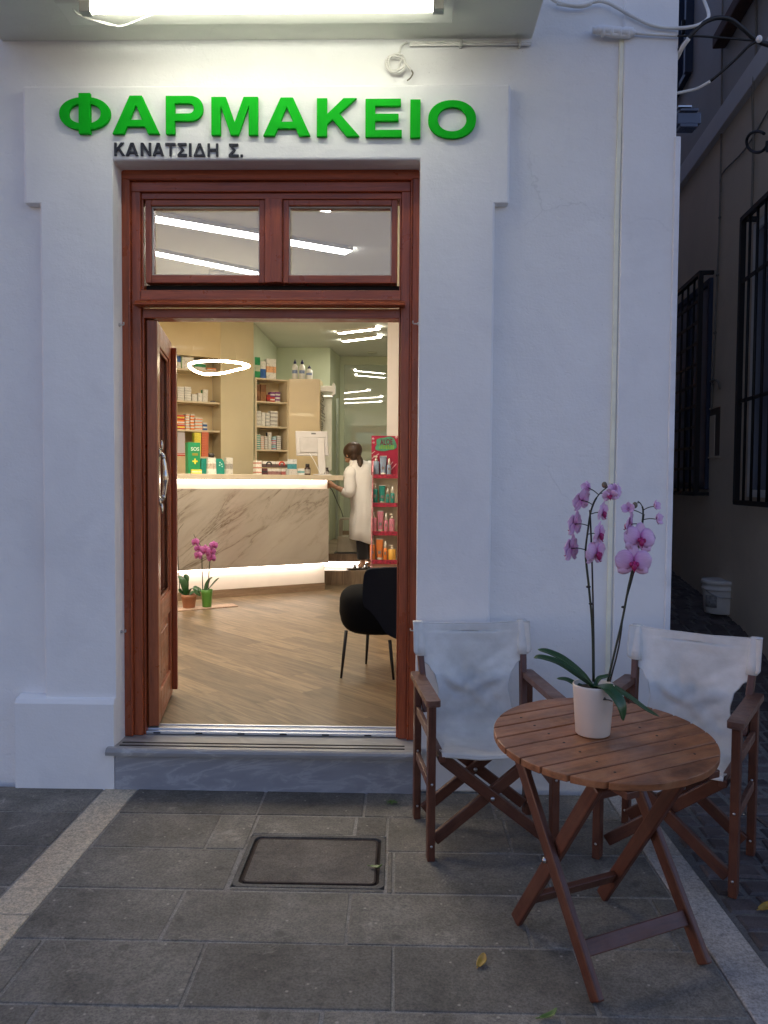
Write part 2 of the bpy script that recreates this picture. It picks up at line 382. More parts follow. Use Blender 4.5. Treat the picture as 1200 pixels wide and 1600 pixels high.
cuts = {0: [PZ(405, 1262, 0).x, -2.2], 1: [PZ(331, 1304, 0).x, PZ(557, 1280, 0).x, -1.9], 2: [PZ(362, 1364, 0).x, PZ(615, 1364, 0).x, PZ(40, 1364, 0).x],
        3: [PZ(265, 1438, 0).x, PZ(544, 1440, 0).x, PZ(825, 1458, 0).x], 4: [PZ(300, 1530, 0).x, PZ(614, 1530, 0).x, PZ(915, 1530, 0).x], 5: [-.98, -.2, .45]}
pm = MB(); gp = .005
mhc = [PZ(400, 1307, 0), PZ(592, 1307, 0), PZ(592, 1385, 0), PZ(388, 1385, 0)]
MH = (min(p.x for p in mhc), max(mhc[1].x, mhc[2].x), mhc[2].y, mhc[0].y)   # x0 x1 y0 y1
def paver(x0, x1, y0, y1):
    if x1 - x0 < .02 or y1 - y0 < .02: return
    j = [rnd.uniform(-.0025, .0025) for _ in range(8)]; dz = rnd.uniform(.0008, .0028); tl = rnd.uniform(-.0012, .0012)
    vs = [(x0 + gp + j[0], y0 + gp + j[1], -.05), (x1 - gp + j[2], y0 + gp + j[3], -.05), (x1 - gp + j[4], y1 - gp + j[5], -.05), (x0 + gp + j[6], y1 - gp + j[7], -.05)]
    vs += [(x, y, dz + (tl if i in (0, 3) else -tl)) for i, (x, y, z) in enumerate(vs)]
    pm.add(vs, [(4, 5, 6, 7), (0, 1, 5, 4), (1, 2, 6, 5), (2, 3, 7, 6), (3, 0, 4, 7)])
def cutrect(x0, x1, y0, y1):
    """the pavers round the manhole are cut to it"""
    m = (MH[0] - .022, MH[1] + .022, MH[2] - .022, MH[3] + .022)
    if x1 <= m[0] or x0 >= m[1] or y1 <= m[2] or y0 >= m[3]: paver(x0, x1, y0, y1); return
    if x0 < m[0]: paver(x0, m[0], y0, y1)
    if x1 > m[1]: paver(m[1], x1, y0, y1)
    a, b = max(x0, m[0]), min(x1, m[1])
    if y1 > m[3]: paver(a, b, m[3], y1)
    if y0 < m[2]: paver(a, b, y0, m[2])
for i in range(len(rowY) - 1):
    y1, y0 = rowY[i], rowY[i + 1]
    xs = sorted(cuts.get(i, [])); 
    lo, hi = (min(xs), max(xs)) if xs else (-.3 + rnd.uniform(-.3, .3),) * 2
    if not xs: xs = [lo]
    while hi < 3.5: hi += rnd.uniform(.45, .68); xs.append(hi)
    while lo > -7: lo -= rnd.uniform(.45, .68); xs.append(lo)
    xs = sorted(xs)
    for a, b in zip(xs, xs[1:]):
        for p0, p1 in ((-7, SLX0), (SLX1, SRX0)):
            aa, bb = max(a, p0), min(b, p1)
            if bb - aa > .02: cutrect(aa, bb, y0, y1)
pm.build('pavement', MPAV, kind='structure', bevel=.004, bseg=2)
# the bed between the pavers stands just below them, open where the manhole sits
jm = MB(); bz = -.0014; m4 = (MH[0] - .020, MH[1] + .020, MH[2] - .020, MH[3] + .020)
jm.box((-7, -5.3, -.048), (SRX0, m4[2], bz)); jm.box((-7, m4[3], -.048), (SRX0, YP + .02, bz)); jm.box((-7, m4[2], -.048), (m4[0], m4[3], bz)); jm.box((m4[1], m4[2], -.048), (SRX0, m4[3], bz))
jm.build('paving_bed', MJOINT, kind='structure')
sm = MB(); yy = YP
for x0, x1, first in ((SLX0, SLX1, -1.0), (SRX0, SRX1, -.6)):
    yy = YP + .02 if x0 < 0 else .3
    while yy > -5.2:
        l = rnd.uniform(.9, 1.1); sm.box((x0 + .004, yy - l + .003, -.05), (x1 - .004, yy - .003, .002 + rnd.uniform(0, .002)), 0 if x0 < 0 else 1); yy -= l
sm.build('paving_strip', [MSTRIP, MSTRIP2], kind='structure', bevel=.004)
# alley: dark setts, climbing between the two houses
sb = MB(); sb.grid(lambda u, v: (SRX1 + .002 + 2.6 * u, -5.2 + 15 * v, zal(-5.2 + 15 * v) - .0055), 1, 60); sb.build('alley_bed', MMORT, kind='structure')
st = MB(); y = -4.2; r_ = 0
while y < 4.6:
    dy = rnd.uniform(.095, .12); x = SRX1 + .012 + rnd.uniform(0, .05)
    while x < 3.3:
        dx = rnd.uniform(.10, .15); jt = [rnd.uniform(-.007, .007) for _ in range(8)]; h = rnd.uniform(-.003, .006)
        pts = [(x + jt[0], y + jt[1]), (x + dx - .020 + jt[2], y + jt[3]), (x + dx - .020 + jt[4], y + dy - .018 + jt[5]), (x + jt[6], y + dy - .018 + jt[7])]
        cx = sum(p[0] for p in pts) / 4; cyy = sum(p[1] for p in pts) / 4
        vs = [(px, py, zal(py) - .03) for px, py in pts] + [(px, py, zal(py) + h - .006) for px, py in pts] + [(cx + (px - cx) * .78, cyy + (py - cyy) * .78, zal(py) + h + .002) for px, py in pts]
        st.add(vs, [(0, 1, 5, 4), (1, 2, 6, 5), (2, 3, 7, 6), (3, 0, 4, 7), (4, 5, 9, 8), (5, 6, 10, 9), (6, 7, 11, 10), (7, 4, 8, 11), (8, 9, 10, 11)])
        x += dx
    y += dy
st.build('alley_paving', MSETT, kind='structure')
# manhole
def rrect(x0, x1, y0, y1, r, n=6):
    out = []
    for cx, cy_, a0 in ((x1 - r, y0 + r, -90), (x1 - r, y1 - r, 0), (x0 + r, y1 - r, 90), (x0 + r, y0 + r, 180)):
        for k in range(n + 1): a = R(a0 + 90 * k / n); out.append((cx + r * math.cos(a), cy_ + r * math.sin(a)))
    return out
mh = thing('manhole_cover', ((MH[0] + MH[1]) / 2, (MH[2] + MH[3]) / 2, -.02), 'square rounded manhole cover filled with stone, set in the grey paving before the doorstep', 'manhole cover')
m_ = MB(); o_ = rrect(MH[0] - .018, MH[1] + .018, MH[2] - .018, MH[3] + .018, .03); i_ = rrect(MH[0], MH[1], MH[2], MH[3], .028)
m_.prism([o_, i_], (0, 0, -.03), (1, 0, 0), (0, 1, 0), (0, 0, .031)); m_.build('surround', MSTRIP2 if False else stone('manhole_collar', (.12, .107, .085), (.27, .245, .20), .5, .8, 1, .6, 0), mh)
m_ = MB(); i2 = rrect(MH[0] + .013, MH[1] - .013, MH[2] + .013, MH[3] - .013, .022)
m_.prism([i_, i2], (0, 0, -.03), (1, 0, 0), (0, 1, 0), (0, 0, .020)); m_.build('groove', M('rusty_groove', (.030, .017, .012), .9, bmp=.6), mh)
i3 = rrect(MH[0] + .020, MH[1] - .020, MH[2] + .020, MH[3] - .020, .018)
m_ = MB(); m_.prism([i2, i3], (0, 0, -.03), (1, 0, 0), (0, 1, 0), (0, 0, .0302)); m_.build('rim', M('rusty_rim', (.055, .034, .024), .85, bmp=.6, var=.35, vs=30), mh, bevel=.003)
m_ = MB(); m_.prism([i3], (0, 0, -.03), (1, 0, 0), (0, 1, 0), (0, 0, .0290)); m_.build('lid', stone('manhole_infill', (.125, .104, .080), (.33, .285, .225), .8, .8, 1.2, .9, 0), mh)

# ------------------------------------------------------------------ the pharmacy building
OX0, OX1 = PY(179, 700, YS).x, PY(653, 700, YS).x          # door opening
OZ = PY(418, 250, YS).z
CX = PY(1051, 480, 0).x                                     # corner of the house
BX0 = -7.0; BTOP = 6.6; ZCAN = PY(420, 62, 0).z             # canopy underside
bld = thing('pharmacy_building', (0, 0, 0), 'white plastered corner house with the open mahogany door and the green letters', 'building')
STEPZ = .205
f = MB(); f.prism([[(BX0, -.05), (OX0, -.05), (OX0, OZ), (OX1, OZ), (OX1, -.05), (CX, -.05), (CX, BTOP), (BX0, BTOP)]], (0, 0, 0), (1, 0, 0), (0, 0, 1), (0, .30, 0))
f.build('front_wall', MWR, bld, bevel=.012, bseg=3)
f = MB(); f.box((CX - .25, .302, -.05), (CX, 9.5, BTOP)); f.box((BX0, 9.25, -.05), (CX - .252, 9.5, BTOP)); f.box((BX0, .302, -.05), (BX0 + .25, 9.248, BTOP)); f.build('side_wall', MW, bld)
f = MB(); f.box((BX0 - .1, -.1, BTOP + .002), (CX + .05, 9.6, BTOP + .2)); f.build('roof', MBAND, bld)
# pilaster at the corner, thin bead on the edge
f = MB(); px0 = PY(966, 480, 0).x; f.box((px0, -.014, .0), (CX - .004, .01, BTOP - .01)); f.build('pilaster', MW, bld, bevel=.006)
f = MB(); zt = PY(1058, 216, 0).z; f.box((CX - .012, -.022, .02), (CX + .014, .012, zt)); f.build('corner_bead', M('white_bead', (.74, .75, .78), .5), bld, bevel=.004)
# raised plaster surround of the door
sl0, sl1 = PY(36, 220, YS).x, PY(66, 700, YS).x
sr0, sr1 = PY(770, 600, YS).x, PY(797, 220, YS).x
szt = (PY(36, 124, YS).z + PY(797, 141, YS).z) / 2; szb = PY(783, 318, YS).z
f = MB(); f.prism([[(sl1, 0), (OX0, 0), (OX0, OZ), (OX1, OZ), (OX1, 0), (sr0, 0), (sr0, szb), (sr1, szb), (sr1, szt), (sl0, szt), (sl0, szb), (sl1, szb)]], (0, YS, 0), (1, 0, 0), (0, 0, 1), (0, -YS + .01, 0))
f.build('door_surround', MSUR, bld, bevel=.011, bseg=3)
pl0 = PY(23, 1160, YP).x; pz = PY(60, 1093, YP).z
f = MB()
for a, b in ((pl0, OX0 - .001),):
    f.prism([[(YP, -.02), (YP, pz - .02), (YP + .012, pz), (YS + .02, pz + .01), (0, pz + .01), (0, -.02)]], (a, 0, 0), (0, 1, 0), (0, 0, 1), (b - a, 0, 0))
f.build('plinth', MSUR, bld, bevel=.012, bseg=3)
# canopy slab (balcony) above the door
c0, c1 = PY(2, 58, 0).x, PY(832, 66, 0).x
f = MB(); f.box((c0, -.95, ZCAN), (c1, .02, ZCAN + .17)); f.build('canopy', plaster('canopy_plaster', (.80, .81, .74), .5, .6), bld, bevel=.008)
# marble doorstep
MMAR = marble('grey_marble', (.30, .315, .35), (.60, .62, .65), .38, 2.6, .36, (.2, .12, .06), .1, (.08, .28))
f = MB(); f.box((OX0 + .002, YP, -.02), (OX1 - .002, .25, STEPZ - .034)); f.build('step_riser', MMAR, bld, bevel=.002)
MMAR2 = marble('worn_marble', (.30, .30, .295), (.50, .50, .49), .34, 2.2, .8, (.2, .15, .1), .1, (.2, .45))
f = MB(); nz = YP - .035
f.prism([[(nz, STEPZ - .032), (nz + .004, STEPZ - .033), (.26, STEPZ - .033), (.26, STEPZ), (nz + .012, STEPZ), (nz + .003, STEPZ - .006), (nz - .002, STEPZ - .016)]], (OX0 - .03, 0, 0), (0, 1, 0), (0, 0, 1), (OX1 - OX0 + .06, 0, 0))
tr = f.build('doorstep', MMAR2, bld, bevel=.003)
f = MB()
for yy in (nz + .045, nz + .085): f.box((OX0 + .02, yy, STEPZ - .002), (OX1 - .05, yy + .011, STEPZ + .0022))
f.build('grip_strip', M('dark_grip', (.028, .024, .018), .9, bmp=.5), tr)

# ------------------------------------------------------------------ door frame with the transom window
YF = .065
FX0, FX1 = OX0 - .012, OX1 + .012; FZ1 = OZ + .01
CW = .118                                                    # visible casing width
dfx0, dfx1 = PY(229, 800, YF + .04).x, PY(621, 800, YF + .04).x
ZT0 = PY(425, 498, YF + .04).z                               # head of the door opening
ZT1 = PY(425, 470, YF).z; ZT2 = PY(425, 453, YF + .01).z
ZPB = PY(325, 438, YF + .03).z
fr = MB()
def step_frame(w0, w1, y, top0, top1):
    for sgn, X in ((1, FX0), (-1, FX1)):
        a, b = sorted((X + sgn * w0, X + sgn * w1)); fr.box((a, y, STEPZ + .002), (b, .19, FZ1 - top1))
    fr.box((FX0 + w0, y, FZ1 - top1), (FX1 - w0, .19, FZ1 - top0))
dl, dr_ = dfx0 - FX0, FX1 - dfx1
step_frame(0, .045, YF, 0, .05); step_frame(.0451, .052, YF - .008, .0501, .058); step_frame(.0521, .095, YF + .014, .0581, .105)
step_frame(.0951, min(dl, dr_) , YF + .03, .1051, .135)
fr.build('door_frame', MMAH, bld, bevel=.004, bseg=2); dframe = bpy.data.objects['door_frame']
f = MB(); ix0, ix1 = FX0 + .096, FX1 - .096
f.box((ix0, YF + .012, ZT1 + .004), (ix1, .188, ZT2)); f.prism([[(YF + .03, ZT1 - .028), (YF + .03, ZT1), (YF - .006, ZT1 - .001), (YF - .042, ZT1 - .022), (YF - .042, ZT1 - .028)]], (ix0 - .02, 0, 0), (0, 1, 0), (0, 0, 1), (ix1 - ix0 + .04, 0, 0)); f.box((ix0, YF + .03, ZT0), (ix1, .187, ZT1 - .03))
f.box((ix0, YF - .002, ZT1 + .0005), (ix1, YF + .0115, ZT1 + .010))
f.build('transom_bar', MMAH, dframe, bevel=.004)
tz0, tz1 = ZT2 + .0, FZ1 - .135
f = MB(); f.box((ix0, YF + .075, tz0 + .001), (ix1, .186, tz0 + .035)); f.build('weather_gap', MDARK, dframe)
mx0, mx1 = PY(414, 380, YF + .02).x, PY(441, 380, YF + .02).x
f = MB(); f.box((mx0, YF + .016, tz0 + .036), (mx1, .18, tz1)); f.box((mx0 + .028, YF + .008, tz0 + .036), (mx1 - .004, YF + .02, tz1 - .002)); f.build('mullion', MMAH, dframe, bevel=.003)
for a, b in ((ix0 + .018, mx0 - .001), (mx1 + .001, ix1 - .018)):
    pa, pb = a + .028, b - .028; z0, z1 = tz0 + .037, tz1 - .002; pz0, pz1 = z0 + .038, z1 - .028
    f = MB(); f.box((a, YF + .03, z0), (pa, .17, z1)); f.box((pb, YF + .03, z0), (b, .17, z1)); f.box((pa, YF + .03, z0), (pb, .17, pz0)); f.box((pa, YF + .03, pz1), (pb, .17, z1))
    sash = f.build('window_sash', MMAH, dframe, bevel=.004)
    f = MB(); t_ = .006
    for lo, hi in (((pa, z0, 0), 0),): pass
    f.box((pa, YF + .044, pz0), (pa + t_, YF + .05, pz1)); f.box((pb - t_, YF + .044, pz0), (pb, YF + .05, pz1)); f.box((pa + t_, YF + .044, pz0), (pb - t_, YF + .05, pz0 + t_)); f.box((pa + t_, YF + .044, pz1 - t_), (pb - t_, YF + .05, pz1))
    f.build('glazing_bead', M('pale_bead', (.55, .5, .44), .5), dframe)
    f = MB(); f.box((pa - .004, .135, pz0 - .004), (pb + .004, .141, pz1 + .004)); f.build('pane', MGLASS2, dframe)
# aluminium threshold
f = MB(); thz0 = STEPZ + .002
f.box((dfx0 - .03, YF + .06, thz0), (dfx1 + .03, .195, ZF + .002)); f.box((dfx0 - .03, YF + .035, thz0), (dfx1 + .03, YF + .0605, ZF - .006))
f.box((dfx0 - .03, YF + .10, ZF + .002), (dfx1 + .03, YF + .115, ZF + .008))
thr = f.build('threshold', MALU, bld, bevel=.003)
for k in range(6): f = MB(); x = dfx0 + .03 + k * (dfx1 - dfx0 - .1) / 5.4; f.box((x, YF + .0335, thz0 + .004), (x + .034, YF + .04, thz0 + .010)); f.build('drain_slot', MDARK, thr)
# the open leaf, swung inwards to the left
HX = dfx0 - .004; LW = .625; LT = .05; LZ0, LZ1 = ZF + .012, ZT0 - .004; LY = .11
MLEAF = wood('mahogany_leaf', (.23, .054, .018), (.50, .135, .048), .36, .25, (1.4, 22, 22), .15)
leaf = MB(); q0, q1 = HX + .006, HX + .006 + LT
def lbox(y0, y1, z0, z1, x0=q0, x1=q1): leaf.box((x0, LY + y0, z0), (x1, LY + y1, z1))
ST = .10; gz0, gz1 = LZ0 + .60, LZ1 - .11
lbox(0, ST, LZ0, LZ1); lbox(LW - ST, LW, LZ0, LZ1); lbox(ST + .0003, LW - ST - .0003, LZ1 - .11, LZ1 - .0005)
lbox(ST + .0003, LW - ST - .0003, LZ0 + .0005, LZ0 + .15); lbox(ST + .0003, LW - ST - .0003, gz0 - .12, gz0)
doorleaf = leaf.build('door_leaf', MLEAF, bld, bevel=.005)
f = MB(); f.box((q0 + .012, LY + ST - .004, LZ0 + .146), (q1 - .012, LY + LW - ST + .004, gz0 - .116)); f.box((q0 + .006, LY + ST + .05, LZ0 + .20), (q1 - .006, LY + LW - ST - .05, gz0 - .17)); f.build('panel', MLEAF, doorleaf, bevel=.006)
f = MB(); f.box((q0 + .021, LY + ST - .004, gz0 - .004), (q1 - .021, LY + LW - ST + .004, gz1 + .004)); f.build('pane', MGLASS, doorleaf)
f = MB()
for xx in (q0 + .008, q1 - .016):
    f.box((xx, LY + ST, gz0), (xx + .008, LY + ST + .015, gz1)); f.box((xx, LY + LW - ST - .015, gz0), (xx + .008, LY + LW - ST, gz1)); f.box((xx, LY + ST + .0152, gz0), (xx + .008, LY + LW - ST - .0152, gz0 + .015)); f.box((xx, LY + ST + .0152, gz1 - .015), (xx + .008, LY + LW - ST - .0152, gz1))
f.build('glazing_bead', MLEAF, doorleaf, bevel=.002)
f = MB(); f.box((q1 + .0005, LY + LW - .032, LZ0 + .02), (q1 + .028, LY + LW + .012, LZ1 - .03)); f.build('astragal', MMAH, doorleaf, bevel=.005)
# ornate pull handle on the leaf
hp = hit(254, 745, (q1 + .02, 0, 0), (1, 0, 0)); hy, hz = LY + ST * .55, hp.z
f = MB()
f.tube([(q1 + .004, hy, hz - .12), (q1 + .018, hy, hz - .105), (q1 + .027, hy, hz - .05), (q1 + .030, hy, hz), (q1 + .027, hy, hz + .05), (q1 + .018, hy, hz + .105), (q1 + .004, hy, hz + .12)], [.007, .008, .010, .013, .010, .008, .007], 12, smooth_pts=4)
for s_ in (-1, 1):
    f.lathe([(.0, 0), (.022, .0005), (.024, .004), (.014, .009), (.0, .010)], (q1, hy, hz + s_ * .12), 20, axis=(1, 0, 0))
    f.ball((q1 + .020, hy, hz + s_ * .098), (.011, .011, .015)); f.ball((q1 + .012, hy, hz + s_ * .155), (.008, .010, .026))
f.box((q1 + .0006, hy - .02, hz - .10), (q1 + .003, hy + .02, hz + .10))
f.build('handle', M('chrome', (.62, .60, .57), .16, 1.0, var=.03), doorleaf)

# swing the leaf past the right angle
RL = Matrix.Translation((HX, LY, 0)) @ Matrix.Rotation(R(10.5), 4, 'Z') @ Matrix.Translation((-HX, -LY, 0))
for o in [doorleaf] + [x for x in bpy.data.objects if x.parent == doorleaf]: o.data.transform(RL)
# ------------------------------------------------------------------ shop sign letters
def arc(cx, cy_, rx, ry, a0, a1, n, p=2.0):
    out = []
    for k in range(n + 1):
        a = R(a0 + (a1 - a0) * k / n); c, s_ = math.cos(a), math.sin(a)
        out.append((cx + rx * math.copysign(abs(c) ** (2 / p), c), cy_ + ry * math.copysign(abs(s_) ** (2 / p), s_)))
    return out
GL = {
 'Φ': [[arc(.5, .5, .5, .43, 0, 359, 40, 2.15), arc(.5, .5, .315, .265, 0, 359, 40, 2.1)], [[(.385, -.03), (.385, 1.03), (.615, 1.03), (.615, -.03)]]],
 'Α': [[[(0, 0), (.37, 1), (.63, 1), (1, 0), (.755, 0), (.69, .19), (.31, .19), (.245, 0)], [(.372, .37), (.628, .37), (.5, .76)]]],
 'Ρ': [[[(0, 0), (0, 1), (.62, 1)] + arc(.62, .675, .38, .325, 88, -88, 16, 2.3) + [(.62, .35), (.24, .35), (.24, 0)], [(.24, .81), (.24, .54)] + arc(.60, .675, .155, .135, -90, 90, 10, 2.3)]],
 'Μ': [[[(0, 0), (0, 1), (.31, 1), (.5, .34), (.69, 1), (1, 1), (1, 0), (.80, 0), (.80, .77), (.585, 0), (.415, 0), (.20, .77), (.20, 0)]]],
 'Κ': [[[(0, 0), (0, 1), (.24, 1), (.24, .59), (.62, 1), (.93, 1), (.53, .60), (1, 0), (.70, 0), (.37, .44), (.24, .31), (.24, 0)]]],
 'Ε': [[[(0, 0), (0, 1), (.97, 1), (.97, .81), (.27, .81), (.27, .61), (.91, .61), (.91, .42), (.27, .42), (.27, .19), (1, .19), (1, 0)]]],
 'Ι': [[[(0, 0), (0, 1), (1, 1), (1, 0)]]],
 'Ο': [[arc(.5, .5, .5, .515, 0, 359, 44, 2.15), arc(.5, .5, .30, .325, 0, 359, 44, 2.1)]],
 'Ν': [[[(0, 0), (0, 1), (.26, 1), (.76, .34), (.76, 1), (1, 1), (1, 0), (.75, 0), (.24, .67), (.24, 0)]]],
 'Τ': [[[(.39, 0), (.39, .82), (0, .82), (0, 1), (1, 1), (1, .82), (.61, .82), (.61, 0)]]],
 'Σ': [[[(0, 0), (0, .17), (.42, .51), (.03, .84), (.03, 1), (.96, 1), (.96, .81), (.38, .81), (.72, .51), (.34, .19), (1, .19), (1, 0)]]],
 'Δ': [[[(0, 0), (.39, 1), (.61, 1), (1, 0)], [(.27, .16), (.73, .16), (.5, .73)]]],
 'Η': [[[(0, 0), (0, 1), (.23, 1), (.23, .60), (.77, .60), (.77, 1), (1, 1), (1, 0), (.77, 0), (.77, .41), (.23, .41), (.23, 0)]]],
 '.': [[[(0, 0), (0, 1), (1, 1), (1, 0)]]],
}
def sign(root, chars, boxes, dep, mt, y0):
    for ch, (a, t0, b, t1) in zip(chars, boxes):
        p, q = PY(a, (t0 + t1) / 2, y0 - dep), PY(b, (t0 + t1) / 2, y0 - dep)
        zt_, zb_ = PY((a + b) / 2, t0, y0 - dep).z, PY((a + b) / 2, t1, y0 - dep).z
        f = MB()
        for k, lp in enumerate(GL[ch]):
            f.prism(lp, (p.x, y0 - dep - .0012 * k, zb_), (q.x - p.x, 0, 0), (0, 0, zt_ - zb_), (0, dep + .0005 * k, 0))
        f.build('letter', mt, root, bevel=.0012, bseg=1)
s1 = thing('shop_sign', (PY(417, 215, YS).x, YS, PY(417, 215, YS).z), 'large raised green letters reading ΦΑΡΜΑΚΕΙΟ on the white panel over the door', 'shop sign')
sign(s1, 'ΦΑΡΜΑΚΕΙΟ', [(92, 147, 172, 207), (175, 149, 249, 209), (259, 149.5, 317, 209.5), (330, 151, 403, 211), (411, 152, 485, 212), (495, 153, 562, 213), (571, 154, 628, 214), (641, 155, 657, 215), (669, 157, 744, 215)], .016, MGREEN, YS - .003)
s2 = thing('name_sign', (PY(278, 245, YS).x, YS, PY(278, 245, YS).z), 'small dark letters reading ΚΑΝΑΤΣΙΔΗ Σ. under the green sign', 'name sign')
sign(s2, 'ΚΑΝΑΤΣΙΔΗΣ.', [(178, 222.3, 195, 243), (196, 222.5, 216, 243.2), (219.5, 222.6, 236, 243.3), (238, 222.8, 256, 243.5), (258, 223, 274.5, 243.7), (277, 223.2, 292, 244), (295, 223.4, 299, 244), (302, 223.5, 321, 244), (324, 223.6, 341, 244.2), (357, 224, 373, 245), (375.5, 241, 379.5, 245.2)], .007, MINK, YS - .002)
# ------------------------------------------------------------------ lamp under the canopy
lt = thing('strip_light', (PZ(408, 20, ZCAN).x, PZ(408, 20, ZCAN).y, ZCAN - .08), 'lit white fluorescent strip lamp mounted under the canopy over the green letters', 'lamp')
zb = ZCAN - .045
hy1 = PZ(408, 37, zb).y; hx0, hx1 = PZ(110, 37, zb).x, PZ(706, 34, zb).x
f = MB(); f.prism([[(hy1 - .17, ZCAN - .002), (hy1 - .17, zb), (hy1 - .155, zb - .004), (hy1 - .004, zb - .004), (hy1, zb), (hy1 + .012, ZCAN - .002)]], (hx0, 0, 0), (0, 1, 0), (0, 0, 1), (hx1 - hx0, 0, 0))
f.build('housing', M('lamp_white', (.80, .80, .74), .4, var=.03), lt, bevel=.003)
tzl = zb - .03; tyl = PZ(408, 13.5, tzl).y; tx0, tx1 = PZ(141, 12, tzl).x, PZ(676, 15, tzl).x
f = MB(); f.tube([(tx0, tyl, tzl), (tx1, tyl, tzl)], .0165, 16); f.build('tube', glow('fluorescent', (1.0, .99, .84), 8.8), lt)
for x, s_ in ((tx0, -1), (tx1, 1)):
    f = MB(); f.box((min(x, x + s_ * .045), tyl - .02, tzl - .018), (max(x, x + s_ * .045), tyl + .02, zb - .003))
    f.tube([(x, tyl, tzl), (x + s_ * .02, tyl, tzl)], .0192, 16)
    f.build('lamp_holder', M('holder_grey', (.52, .52, .48), .5), lt, bevel=.003)
def PW(px, py, z): return PZ(px, py, z)
f = MB(); f.tube([PW(113, 12, zb), PW(125, 24, zb - .01), PW(160, 36, zb - .03), PW(182, 41, zb - .035), PW(200, 38, zb - .03), PW(240, 22, zb - .02)], .0045, 8, smooth_pts=6)
f.tube([PW(150, 32, zb - .02), PW(180, 40, zb - .035), PW(188, 43, zb - .035)], .0045, 8, smooth_pts=4); f.build('lamp_cable', MCABW, lt)

# ------------------------------------------------------------------ cables and fittings on the white wall
f = MB()
pts = [PY(640, 67, -.012), PY(760, 65.5, -.012), PY(830, 66, -.012)]
f.tube(pts, .0065, 8); f.tube([p + Vector((0, -.001, -.011)) for p in pts], .005, 8)
cw_ = thing('canopy_conduit', (pts[1].x, -.01, pts[1].z), 'thin painted cable run clipped along the wall under the canopy edge', 'cable')
f.build('cable', MCABW, cw_)
for px in (720, 812): p = PY(px, 66.5, -.012); f = MB(); f.box((p.x - .006, p.y - .012, p.z - .022), (p.x + .006, -.001, p.z + .012)); f.build('clip', M('clip_grey', (.5, .5, .47), .6), cw_, bevel=.002)
f = MB(); Yc = -.022
loop = [PY(636, 66, -.012), PY(627, 72, Yc), PY(624, 82, Yc)]
for k in range(26):
    a = R(100 + k * 36); rr = 13.5 + 2.2 * math.sin(k * .9); loop.append(PY(618.5 + rr * math.cos(a) * 1.0, 99 - rr * math.sin(a) * 1.0, Yc - .0012 * (k % 7)))
loop += [PY(628, 92, Yc - .014), PY(636, 102, Yc - .012), PY(643, 110, Yc - .008)]
f.tube(loop, .0048, 8, smooth_pts=4); 
f.tube([PY(643, 110, Yc - .008), PY(645, 115, Yc - .008), PY(641, 122, Yc - .006), PY(636, 126, Yc - .004)], .0035, 6, mi=1, smooth_pts=4)
f.build('cable_coil', [MCABW, M('bare_wire', (.16, .14, .10), .5)], label='coil of spare white cable hanging on the wall above the letter Ε', cat='cable')
# thick painted cable crossing to the alley
yw = -.03
f = MB(); f.tube([PY(852, -14, yw), PY(868, 2, yw), PY(905, 9, yw), PY(942, 2, yw), PY(985, 24, yw), PY(1020, 40, yw), PY(1055, 44, yw), PY(1085, 41, -.06), PY(1104, 31, -.05), PY(1107, 20, -.02), PY(1100, 0, .05), PY(1094, -20, .1)], .0075, 10, smooth_pts=6)
f.tube([PY(870, 6, yw), PY(905, 11, yw + .005), PY(925, 6, yw)], .0065, 8, smooth_pts=5)
f.build('wall_cable', MCABW, label='thick white painted cable sagging across the top of the corner wall', cat='cable')
# old wrapped splice and thin wire
f = MB(); f.tube([PY(926, 48, yw), PY(940, 47, yw), PY(965, 49, yw), PY(985, 51, yw), PY(992, 52, yw)], [.014, .02, .019, .021, .013], 10, smooth_pts=4)
f.tube([PY(936, 52, yw), PY(962, 55, yw), PY(984, 57, yw)], [.008, .012, .010], 8, smooth_pts=3)
for k in range(4): p = PY(942 + k * 13, 49 + k * .8, yw); f.ball(p, (.012, .022, .024))
sp = thing('cable_splice', PY(960, 55, -.01), 'lumpy white painted cable splice on the wall beside the vertical cable', 'cable splice'); f.build('wrapping', MWR, sp)
f = MB(); f.tube([PY(990, 52, yw), PY(1020, 54, yw), PY(1058, 56, yw)], .006, 8, smooth_pts=4); f.build('painted_wire', MCABW, sp)
f = MB(); f.tube([PY(1058, 56, yw), PY(1100, 57, -.03), PY(1150, 61, -.03), PY(1190, 65, -.03), PY(1240, 72, -.03)], .0045, 8, smooth_pts=4); f.build('thin_wire', MCABB, sp)
# black loop out over the alley
f = MB(); f.tube([PY(1056, 88, .02), PY(1064, 74, -.02), PY(1080, 55, -.05), PY(1098, 37, -.06), PY(1120, 28, -.06), PY(1142, 31, -.05), PY(1162, 46, -.04), PY(1182, 63, -.03), PY(1205, 72, -.03), PY(1250, 84, -.03)], .0095, 10, smooth_pts=6)
bc = thing('service_cable', PY(1120, 60, 0), 'black cable arching from the corner of the house out over the alley', 'cable')
f.build('cable', MCABB, bc)
f = MB(); f.tube([PY(1184, 64, -.04), PY(1170, 72, -.03), PY(1150, 92, 0), PY(1128, 112, .03), PY(1110, 127, .06)], .0065, 10, smooth_pts=6); f.build('drop_cable', MCABB, bc)
f = MB(); f.tube([PY(1110, 127, .06), PY(1090, 138, .09), PY(1075, 142, .1), PY(1056, 146, .1)], .0065, 10, smooth_pts=6); f.tube([PY(1076, 60, -.045), PY(1066, 74, -.025), PY(1057, 92, .02)], .0105, 10, smooth_pts=4); f.build('painted_end', MCABW, bc)
p = PY(1186, 61, -.05); f = MB(); f.ball(p, (.014, .014, .016)); f.build('cable_tie', MPLW, bc)
